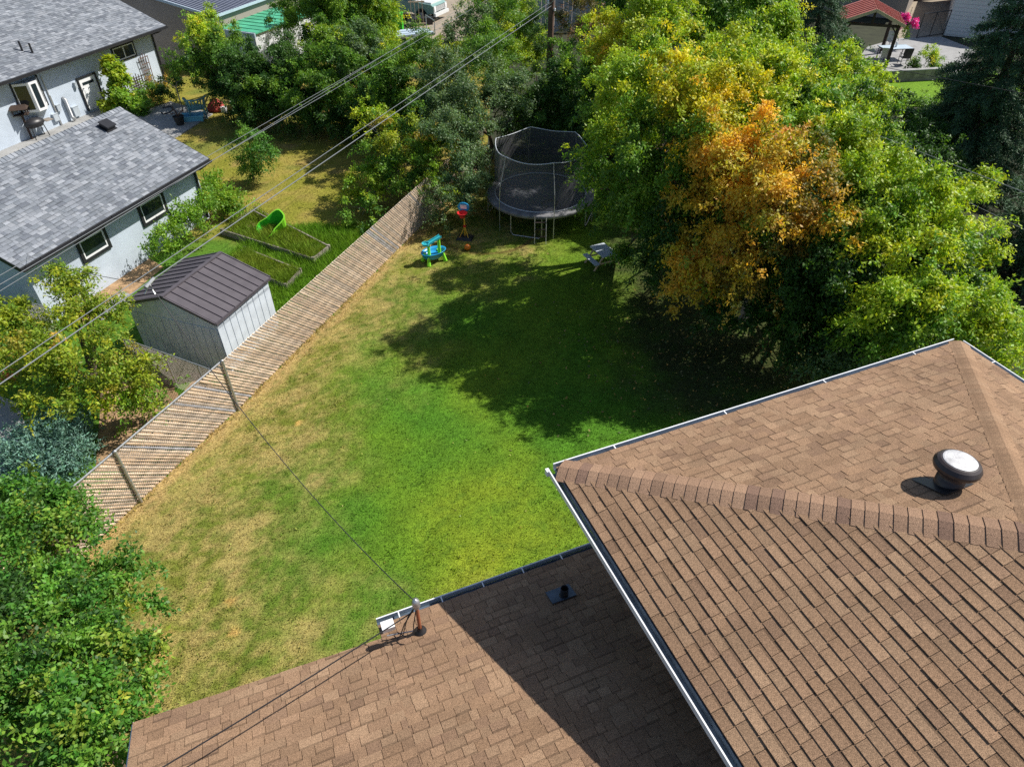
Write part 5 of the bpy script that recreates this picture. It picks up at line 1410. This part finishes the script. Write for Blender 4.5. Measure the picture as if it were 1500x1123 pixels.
# ================================================================ trees and shrubs: the big mass at the right
GB = 'big boxelder trees along the right of the lawn'
plant('maple_tree', 'tall maple with golden yellow crown top, right of the trampoline', 'tree', [
    (1000, 118, 7.6, 62, 'gold'), (935, 140, 7.0, 58, 'lime'), (1060, 95, 7.4, 60, 'lime'), (1040, 175, 6.8, 62, 'gold'), (970, 205, 6.2, 64, 'green'), (905, 215, 5.2, 50, 'lime'),
    (935, 275, 4.6, 62, 'green'), (1000, 262, 5.2, 56, 'green'), (985, 330, 3.6, 52, 'deep'), (935, 325, 2.7, 46, 'green'), (880, 270, 3.8, 34, 'green'), (962, 400, 1.8, 32, 'deep'), (1020, 60, 6.6, 50, 'lime'), (1085, 150, 6.8, 56, 'gold'), (1110, 110, 6.8, 50, 'lime'), (1120, 170, 6.4, 46, 'lime'), (985, 385, 2.4, 40, 'deep'), (965, 82, 7.0, 44, 'lime'), (1000, 190, 5.2, 46, 'green'), (955, 165, 5.4, 42, 'green'), (1035, 215, 4.8, 40, 'deep'), (905, 110, 6.6, 38, 'lime'), (880, 165, 5.4, 30, 'green'), (868, 232, 3.9, 22, 'green'), (870, 285, 3.0, 20, 'green'), (908, 374, 1.25, 15, 'green'), (892, 312, 2.6, 26, 'green'), (1010, 330, 4.2, 46, 'deep')],
    base=(4.9, 21.6, 0), tr=.17, hs=.88, dens=1.0, ll=.095, lw=.05)
plant('boxelder_tree', 'tree with orange autumn leaves in the middle of the right tree row', 'tree', [
    (1055, 225, 6.4, 50, 'orange'), (1110, 220, 6.8, 58, 'orange'), (1165, 240, 6.4, 52, 'rust'), (1050, 290, 5.4, 50, 'orange'), (1115, 290, 5.8, 60, 'orange'), (1175, 300, 5.4, 52, 'rust'),
    (1035, 375, 3.9, 46, 'orange'), (1075, 360, 4.4, 50, 'orange'), (1130, 355, 4.6, 46, 'rust'), (1020, 420, 3.0, 36, 'orange'), (1210, 330, 5.2, 40, 'orange'), (1090, 420, 3.2, 40, 'rust'), (1080, 250, 5.6, 50, 'orange'), (1140, 265, 5.8, 50, 'orange'), (1095, 325, 4.8, 40, 'green'), (1150, 400, 3.6, 40, 'deep'), (1020, 330, 4.4, 40, 'orange'), (1000, 400, 3.4, 30, 'orange')],
    base=(7.0, 17.2, 0), tr=.13, matname='greybark', hs=.86, dens=1.05, ll=.095, lw=.05)
plant('boxelder_tree', 'bright green tree between the orange tree and the brown roof corner', 'tree', [
    (1235, 235, 6.4, 56, 'lime'), (1290, 260, 6.4, 56, 'lime'), (1340, 300, 6.0, 60, 'lime'), (1260, 320, 5.6, 60, 'green'), (1320, 370, 5.2, 62, 'lime'), (1390, 330, 5.2, 52, 'lime'),
    (1400, 385, 4.6, 46, 'green'), (1235, 390, 4.6, 52, 'deep'), (1175, 420, 3.4, 48, 'deep'), (1215, 460, 2.8, 50, 'deep'), (1170, 370, 4.3, 44, 'green'), (1435, 275, 4.9, 24, 'lime'), (1440, 350, 4.8, 26, 'lime')],
    base=(9.8, 18.4, 0), tr=.16, hs=.80, dens=1.3, ll=.10, lw=.05)
plant('ash_tree', 'yellow green small tree just behind the corner of the brown roof', 'tree', [
    (1300, 450, 4.2, 52, 'lime'), (1360, 440, 4.5, 52, 'lime'), (1420, 450, 4.3, 50, 'lime'), (1470, 500, 4.0, 46, 'lime'), (1340, 500, 3.6, 52, 'green'), (1275, 500, 3.2, 46, 'green'),
    (1400, 510, 3.6, 48, 'lime'), (1490, 550, 3.6, 40, 'lime'), (1240, 540, 2.2, 36, 'silver')],
    base=(10.2, 15.8, 0), tr=.10, hs=.85, dens=1.3, ll=.095, lw=.05)
plant('boxelder_tree', 'light green tree between the gold topped maple and the far gazebo', 'tree', [
    (1140, 120, 6.8, 56, 'lime'), (1195, 150, 6.6, 56, 'green'), (1150, 180, 6.4, 50, 'lime'), (1225, 110, 5.6, 40, 'lime'), (1250, 160, 5.4, 50, 'lime'), (1215, 200, 6.0, 46, 'lime'), (1270, 130, 4.6, 34, 'lime'), (1280, 195, 5.0, 40, 'green')],
    base=(9.9, 24.5, 0), tr=.15, hs=.9, dens=1.2)
plant('boxelder_tree', 'tall green tree at the top centre behind the gold maple', 'tree', [
    (960, 40, 6.8, 58, 'lime'), (1020, 10, 6.8, 52, 'green'), (1085, 30, 6.8, 56, 'green'), (915, 66, 6.0, 46, 'gold'), (872, 80, 5.2, 34, 'lime'), (1130, 60, 6.4, 44, 'lime'), (930, 0, 6.2, 46, 'green'), (1060, -30, 6.6, 50, 'green')],
    base=(6.8, 28.5, 0), tr=.16, hs=.93, dens=1.2)
plant('boxelder_tree', 'green tree at the top edge left of the centre spruce', 'tree', [
    (1130, -5, 6.4, 46, 'lime'), (1115, 60, 5.6, 40, 'green'), (1090, -40, 6.4, 50, 'green')], base=(10.5, 31, 0), tr=.13)
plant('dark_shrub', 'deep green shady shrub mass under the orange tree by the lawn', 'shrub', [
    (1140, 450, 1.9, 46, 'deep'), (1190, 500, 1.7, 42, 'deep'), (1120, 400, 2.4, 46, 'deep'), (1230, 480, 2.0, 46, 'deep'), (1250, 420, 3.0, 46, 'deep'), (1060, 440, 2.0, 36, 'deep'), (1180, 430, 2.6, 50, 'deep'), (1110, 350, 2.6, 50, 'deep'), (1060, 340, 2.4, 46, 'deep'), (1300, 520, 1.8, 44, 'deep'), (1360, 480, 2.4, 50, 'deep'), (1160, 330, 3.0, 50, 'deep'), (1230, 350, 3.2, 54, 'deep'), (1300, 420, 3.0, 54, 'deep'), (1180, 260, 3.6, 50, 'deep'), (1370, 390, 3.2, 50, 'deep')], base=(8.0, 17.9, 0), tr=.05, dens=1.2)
plant('silver_shrub', 'small silvery green shrub against the eave of the brown roof', 'shrub', [(1212, 545, 1.6, 26, 'silver'), (1190, 535, 1.3, 20, 'silver'), (1245, 525, 1.9, 26, 'silver')], tr=.03)
# behind the trampoline
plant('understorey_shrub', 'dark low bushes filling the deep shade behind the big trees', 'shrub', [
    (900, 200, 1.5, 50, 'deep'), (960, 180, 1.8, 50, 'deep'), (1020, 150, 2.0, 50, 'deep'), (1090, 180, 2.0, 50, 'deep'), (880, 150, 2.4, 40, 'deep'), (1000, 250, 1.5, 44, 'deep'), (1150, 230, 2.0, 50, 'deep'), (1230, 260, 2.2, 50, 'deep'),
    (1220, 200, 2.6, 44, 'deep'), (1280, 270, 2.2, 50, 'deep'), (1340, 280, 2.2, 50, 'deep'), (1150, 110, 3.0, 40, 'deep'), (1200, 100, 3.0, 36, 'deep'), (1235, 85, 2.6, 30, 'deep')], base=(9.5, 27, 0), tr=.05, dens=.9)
plant('hedge_shrub', 'low dark hedge bottoms along the back edge of the neighbour lawn', 'shrub', [
    (330, 128, 1.4, 24, 'deep'), (350, 150, 1.0, 24, 'deep'), (385, 160, .9, 28, 'deep'), (420, 165, .9, 28, 'deep'), (455, 172, .8, 30, 'deep'), (490, 178, .8, 30, 'deep'), (525, 178, .9, 28, 'deep'), (560, 175, 1.0, 30, 'deep'),
    (600, 180, 1.2, 32, 'deep'), (640, 170, 1.6, 34, 'silver'), (440, 110, 2.2, 30, 'deep'), (400, 120, 2.0, 30, 'deep'), (565, 100, 2.6, 32, 'green'), (620, 140, 2.2, 30, 'green')], base=(-7.8, 33.0, 0), tr=.05)
plant('lilac_shrub', 'grey green shrub covering the far end of the slatted fence', 'shrub', [
    (672, 205, 2.6, 42, 'silver'), (690, 250, 1.8, 38, 'silver'), (655, 300, 1.0, 30, 'silver'), (700, 190, 2.6, 34, 'silver'), (640, 275, 1.4, 22, 'lime'), (685, 290, .9, 26, 'silver')], base=(-1.9, 25.2, 0), tr=.06, ll=.085, lw=.045, droop=.2)
plant('lilac_shrub', 'tall dense grey green shrub behind the left side of the trampoline', 'shrub', [
    (690, 140, 3.4, 46, 'silver'), (640, 120, 3.6, 46, 'silver'), (740, 140, 3.2, 44, 'silver'), (600, 90, 3.6, 44, 'green'), (650, 165, 2.8, 40, 'silver'), (770, 170, 2.4, 34, 'deep'), (715, 100, 3.8, 40, 'green')], base=(-.9, 29.5, 0), tr=.08, ll=.085, lw=.045, droop=.2)
plant('box_shrub', 'dark leafy shrub behind the trampoline in deep shade', 'shrub', [
    (760, 195, .8, 30, 'deep'), (800, 200, .8, 30, 'deep'), (845, 205, .8, 30, 'deep'), (780, 170, 1.5, 30, 'deep'), (825, 165, 1.7, 32, 'deep'), (870, 190, 1.4, 30, 'deep'), (800, 150, 2.8, 42, 'deep'), (845, 140, 3.2, 42, 'deep'), (860, 180, 2.6, 34, 'deep'), (830, 110, 3.4, 40, 'green'), (870, 120, 3.9, 38, 'green'), (820, 180, 1.5, 36, 'deep')], base=(2.6, 29.6, 0), tr=.08)
plant('columnar_cedar', 'narrow dark cedar standing left of the utility pole', 'tree', [
    (787, 35, 4.6, 15, 'deep', 2.0), (786, 60, 3.8, 18, 'deep', 2.0), (785, 90, 2.8, 20, 'silver', 2.0), (786, 115, 1.8, 22, 'deep', 1.6)], tr=.06, ll=.07, lw=.03, droop=-.4, dens=1.7, slen=.2)
plant('willow_shrub', 'large olive green shrub behind the hedge left of the utility pole', 'shrub', [
    (700, 30, 4.4, 30, 'silver'), (735, 35, 4.4, 42, 'green'), (680, 58, 3.8, 30, 'silver'), (715, 75, 3.9, 38, 'green'), (745, 85, 3.5, 34, 'lime'), (770, 70, 3.4, 30, 'lime'), (718, 4, 4.4, 30, 'lime'), (745, 5, 4.5, 34, 'lime')], base=(-.9, 36, 0), tr=.09, ll=.10, lw=.045, droop=.1)
plant('dogwood_shrub', 'green shrub with reddish tips below the trailer', 'shrub', [
    (635, 92, 3.2, 26, 'autumnshrub'), (588, 88, 3.0, 26, 'lime'), (660, 95, 3.4, 28, 'autumnshrub')], base=(-4.2, 36, 0), tr=.06)
plant('dead_shrub', 'pinkish brown shrub right of the utility pole', 'shrub', [
    (855, 22, 3.8, 34, 'pinkish'), (880, 45, 3.8, 30, 'pinkish'), (845, 50, 3.0, 24, 'pinkish'), (905, 15, 4.2, 28, 'green')], base=(4.5, 34.5, 0), tr=.06, ll=.09, lw=.045)
plant('elm_tree', 'tall green tree with a slim grey trunk right of the green roof', 'tree', [
    (480, 20, 6.2, 46, 'green'), (530, 10, 6.4, 46, 'green'), (500, -20, 6.6, 46, 'deep'), (550, 30, 5.4, 34, 'lime'), (445, 25, 5.2, 36, 'green'), (550, 75, 3.4, 34, 'lime'), (520, 50, 5.0, 36, 'green')], base=(-8.9, 37.6, 0), tr=.15, matname='greybark', hs=.63, dens=1.2)
plant('hedge_shrub', 'bushy green shrub at the back of the neighbour lawn, left of the others', 'shrub', [
    (290, 60, 4.2, 28, 'lime'), (300, 40, 4.6, 26, 'lime'), (275, 90, 3.2, 26, 'green'), (315, 85, 3.4, 32, 'green'), (340, 105, 2.6, 34, 'deep'), (270, 108, 2.0, 22, 'deep'), (330, 60, 3.6, 22, 'green')], base=(-15.6, 38.8, 0), tr=.09, hs=.8)
plant('hedge_shrub', 'dark green shrub with a conifer spire before the white shed', 'shrub', [
    (375, 115, 2.6, 38, 'deep'), (410, 90, 3.2, 30, 'deep'), (420, 55, 4.0, 12, 'deep', 2.0), (418, 80, 3.2, 15, 'deep', 1.6), (360, 145, 1.5, 34, 'deep'), (395, 135, 1.9, 34, 'green'), (350, 95, 3.0, 24, 'deep')], base=(-12.8, 36.8, 0), tr=.08, hs=.88)
plant('hedge_shrub', 'round bright green shrub in the middle of the back hedge', 'shrub', [
    (480, 85, 3.6, 42, 'green'), (455, 130, 2.4, 40, 'green'), (505, 120, 2.8, 42, 'green'), (490, 150, 1.5, 36, 'green'), (525, 85, 3.6, 36, 'silver'), (545, 120, 2.4, 36, 'deep'), (440, 160, 1.2, 26, 'deep'), (470, 60, 3.8, 24, 'lime')], base=(-8.9, 34.6, 0), tr=.08, hs=.86)
plant('hedge_shrub', 'dense green shrub between the back hedge and the tall grey green one', 'shrub', [
    (580, 120, 3.0, 40, 'green'), (560, 155, 2.0, 34, 'deep'), (600, 150, 2.2, 34, 'green'), (540, 155, 1.6, 30, 'deep')], base=(-4.9, 32.8, 0), tr=.08)
plant('fence_shrub', 'loose yellow green shrub spilling over the fence on the neighbour side', 'shrub', [
    (585, 205, 2.4, 38, 'autumnshrub'), (545, 175, 2.2, 26, 'lime'), (620, 195, 2.2, 34, 'green'), (640, 220, 1.8, 26, 'lime'), (560, 235, 1.6, 36, 'green'), (535, 275, .9, 32, 'lime'), (585, 255, 1.4, 34, 'green'), (530, 310, .6, 24, 'green'), (612, 235, 1.8, 30, 'green')], base=(-5.0, 26.4, 0), tr=.07, matname='greybark', dens=.85)
plant('apple_tree', 'small round fruit tree standing alone on the neighbour lawn', 'tree', [
    (368, 215, 1.5, 24, 'cherry'), (375, 235, 1.0, 22, 'cherry'), (362, 200, 1.8, 15, 'cherry'), (385, 225, 1.3, 14, 'cherry'), (371, 250, .5, 14, 'cherry')], base=tuple(U(371, 262)), tr=.045, ll=.08, lw=.045)
# weeds by the garage wall
plant('weed_row', 'tall leafy weeds growing along the garage wall', 'shrub', [
    (235, 365, .8, 16, 'weed'), (250, 348, .9, 20, 'weed'), (268, 330, 1.0, 22, 'weed'), (290, 315, 1.0, 22, 'weed'), (310, 305, .8, 22, 'weed'), (330, 295, .6, 22, 'vine'), (300, 285, .8, 18, 'weed'), (316, 272, .7, 16, 'weed'), (345, 300, .4, 16, 'weed')], tr=0.02, ll=.10, lw=.05, droop=-.3)
plant('climbing_vine', 'bright yellow green vine climbing the house wall by the door', 'vine', [
    (165, 95, 2.0, 9, 'vine'), (170, 110, 1.6, 11, 'vine'), (173, 125, 1.2, 12, 'vine'), (175, 142, .7, 15, 'vine'), (190, 150, .5, 18, 'weed'), (160, 155, .4, 10, 'vine')], base=tuple(U(178, 158)), tr=.02, ll=.16, lw=.11, dens=1.1)
plant('flower_bed_plants', 'low mixed plants at the foot of the house wall beside the patio', 'shrub', [
    (215, 140, .5, 16, 'green'), (232, 130, .6, 15, 'rust'), (205, 155, .4, 12, 'green'), (245, 135, .7, 14, 'deep')], tr=.02)
# left side shrubs
plant('mountain_ash', 'yellow green mountain ash with orange berries beside the cross fence', 'tree', [
    (130, 470, 2.6, 50, 'autumnshrub'), (85, 520, 2.4, 56, 'autumnshrub'), (150, 540, 2.2, 56, 'autumnshrub'), (60, 560, 2.0, 46, 'autumnshrub'), (205, 560, 1.8, 40, 'autumnshrub'), (185, 575, 1.4, 36, 'lime'), (205, 600, .8, 26, 'green'),
    (95, 420, 2.9, 26, 'autumnshrub'), (118, 405, 3.2, 14, 'autumnshrub'), (80, 400, 3.1, 14, 'autumnshrub'), (130, 440, 2.8, 24, 'autumnshrub'), (20, 535, 1.8, 32, 'autumnshrub'), (115, 570, 1.4, 30, 'green')], base=tuple(U(150, 590)), tr=.08, ll=.095, lw=.045, nl=9, dens=1.0, hs=.8)
plant('autumn_shrub', 'green and red shrub at the left edge below the garage', 'shrub', [(10, 480, 1.6, 34, 'autumnshrub'), (15, 450, 1.8, 18, 'autumnshrub'), (-10, 500, 1.4, 40, 'green'), (30, 515, 1.2, 26, 'cherry')], tr=.04)
def juniper(name, label, base, r, h, n, rg=np.random.default_rng(3)):
    root = empty(name, base, 0, label, 'shrub'); parts = []
    for k_ in range(5):
        a = rg.uniform(0, 2 * math.pi, n); e = rg.uniform(.15, 1.3, n)
        d = np.stack([np.cos(a) * np.cos(e), np.sin(a) * np.cos(e), np.sin(e)], 1)
        c = np.array([rg.uniform(-.4, .4) * r, rg.uniform(-.4, .4) * r, .05])
        t = rg.uniform(.35, 1, n); P = c + d * (t * r * .75)[:, None] * np.array([1, 1, h / r])
        parts.append(leaf_quads(P, d, pick('juniper', n, rg), 9, .30, .10, .028, -.25, .02, flat=.2, rg=rg))
    V, F, C = join(parts); V[:, 2] = np.maximum(V[:, 2], .01); np_mesh('foliage', V, F, C, M['needle'], root)
    g = MB()
    for i in range(9): a = i * .7; g.tube([(0, 0, 0), (math.cos(a) * r * .5, math.sin(a) * r * .5, h * .5)], [.04, .01], 5)
    g.build('stem', M['bark'], root)
juniper('juniper', 'blue green spreading juniper beside the near end of the fence', tuple(U(88, 672)), 1.08, 1.15, 560)
CK = dict(ll=.085, lw=.05, nl=10, dens=1.25, droop=.15, slen=.26, sub=.34)
plant('cherry_shrub', 'leafy green fruit shrub overlapping the near end of the fence', 'shrub', [
    (25, 745, 1.8, 42, 'cherry'), (80, 755, 1.6, 36, 'cherry'), (30, 800, 1.9, 60, 'cherry'), (95, 790, 1.6, 38, 'cherry'), (125, 770, 1.1, 18, 'cherry'), (-10, 770, 2.1, 50, 'cherry')], tr=.05, **CK)
plant('cherry_shrub', 'leafy green shrub at the lawn edge in the middle left', 'shrub', [
    (60, 870, 2.1, 60, 'cherry'), (130, 860, 1.8, 52, 'cherry'), (180, 860, 1.4, 36, 'cherry'), (10, 900, 2.2, 56, 'deep'), (110, 920, 2.0, 62, 'cherry'), (180, 920, 1.7, 44, 'cherry')], tr=.06, **CK)
plant('cherry_shrub', 'large leafy green shrub in the bottom left corner by the roof', 'shrub', [
    (50, 990, 2.4, 72, 'cherry'), (140, 980, 2.2, 64, 'cherry'), (190, 985, 1.9, 40, 'cherry'), (40, 1080, 2.6, 80, 'cherry'), (130, 1060, 2.4, 66, 'cherry'), (180, 1080, 2.2, 44, 'cherry'), (100, 1140, 2.5, 80, 'cherry'), (-10, 1030, 2.4, 66, 'cherry')], tr=.07, **CK)

# conifers
def spruce(name, label, base, h, r, tiers, needles=26, rg=np.random.default_rng(8), cols='deep'):
    root = empty(name, base, 0, label, 'tree'); g = MB()
    g.tube([(0, 0, 0), (0, 0, h * .5), (0, 0, h)], [.20, .11, .02], 8); parts = []
    for i in range(tiers):
        t = (i + .5) / tiers; z = .5 + (h - .6) * t; L = r * (1 - t) ** .8 + .15
        nb = int(11 - 4 * t)
        for k_ in range(nb):
            a = 2 * math.pi * (k_ + .5 * (i % 2)) / nb + rg.uniform(-.2, .2); Lb = L * rg.uniform(.75, 1.1)
            tip = np.array([math.cos(a) * Lb, math.sin(a) * Lb, z + Lb * (.12 - .35)]); bs = np.array([0, 0, z]); mid = (bs + tip) / 2 + np.array([0, 0, .05])
            g.tube([bs, mid, tip], [.035, .02, .006], 4, cap=False)
            m = int(needles * Lb) + 5; tt = rg.uniform(.15, 1, m) ** .7
            P = bs + (tip - bs) * tt[:, None]
            sd = np.array([-math.sin(a), math.cos(a), 0]) * rg.choice([-1, 1], m)[:, None]
            dd = norm(sd * .8 + np.array([math.cos(a), math.sin(a), -.25]) * .7 + rg.normal(0, .15, (m, 3)))
            sl = .5 * (1 - tt * .6) * (Lb / r + .3)
            base_c = np.array((.06, .125, .06)) * rg.uniform(.75, 1.35, (m, 1))
            for q in range(2):
                parts.append(leaf_quads(P + rg.normal(0, .03, (m, 3)), dd, base_c, 7, .42, .12, .035, .35, .035, flat=.9, rg=rg))
    g.build('trunk', M['bark'], root)
    V, F, C = join(parts); np_mesh('crown', V, F, C, M['needle'], root); NLEAF[0] += len(F)
    return root
spruce('spruce_tree', 'big dark spruce at the right edge beside the white building', (18.4, 27.2, 0), 9.2, 2.8, 18, needles=38)
spruce('spruce_tree', 'dark spruce in front of the red roofed gazebo at the top', U(1176, 118).to_tuple()[:2] + (0,), 6.2, 2.5, 12, rg=np.random.default_rng(9))
spruce('spruce_tree', 'shaded spruce at the far right edge lower than the big one', U(1530, 400).to_tuple()[:2] + (0,), 5.5, 2.2, 11, rg=np.random.default_rng(10))
plant('dark_hedge', 'dark green hedge in the shade left of the big spruce', 'shrub', [
    (1315, 152, .9, 20, 'deep'), (1350, 158, .9, 22, 'green'), (1385, 160, .9, 22, 'deep'), (1425, 155, 2.2, 36, 'deep'), (1440, 130, 2.6, 44, 'deep'), (1410, 190, 2.0, 40, 'deep'), (1470, 180, 2.0, 44, 'deep'), (1300, 178, 2.6, 30, 'deep'), (1350, 196, 2.2, 36, 'deep'), (1330, 225, 2.2, 40, 'deep'), (1300, 215, 3.2, 34, 'deep'), (1375, 240, 1.6, 40, 'deep')], base=(17.0, 30.5, 0), tr=.07)
plant('round_shrub', 'small bright green round shrub behind the retaining wall', 'shrub', [(1357, 84, .9, 13, 'lime'), (1338, 98, .6, 8, 'deep'), (1372, 92, .6, 9, 'green')], tr=.03)
# fallen leaves on the shaded lawn
n = 900; pc = rng.normal(0, 1, (n, 2)) * np.array([2.4, 2.0]) + np.array([5.6, 15.5])
pc = pc[(pc[:, 0] > -2) & (pc[:, 0] < 11)]
P = np.concatenate([pc, np.full((len(pc), 1), .035)], 1); Dv = norm(np.concatenate([rng.normal(0, 1, (len(pc), 2)), np.zeros((len(pc), 1))], 1))
V, F, C = leaf_quads(P, Dv, pick('rust', len(pc)) * .8 + .05, 1, .01, .09, .05, 0, .01, flat=3.0)
np_mesh('fallen_leaves', V, F, C, M['leaf'], None, 'scattered fallen leaves on the shaded lawn under the orange tree', 'leaves', kind='stuff')
n = 700; X = rng.uniform(-9, 8, n); Y = rng.uniform(4.5, 24, n); kp = (fdist(X, Y) > .2); X = X[kp]; Y = Y[kp]
P = np.stack([X, Y, np.full(len(X), .04)], 1); Dv = norm(np.concatenate([rng.normal(0, 1, (len(X), 2)), np.zeros((len(X), 1))], 1))
V, F, C = leaf_quads(P, Dv, pick('lime', len(X)) * .5 + np.array((.16, .13, .06)), 1, .01, .055, .032, 0, .01, flat=2.0)
np_mesh('leaf_litter', V, F, C, M['leaf'], None, 'tiny pale leaves and clippings scattered over the sunny lawn', 'leaves', kind='stuff')
print('LEAVES', NLEAF[0])
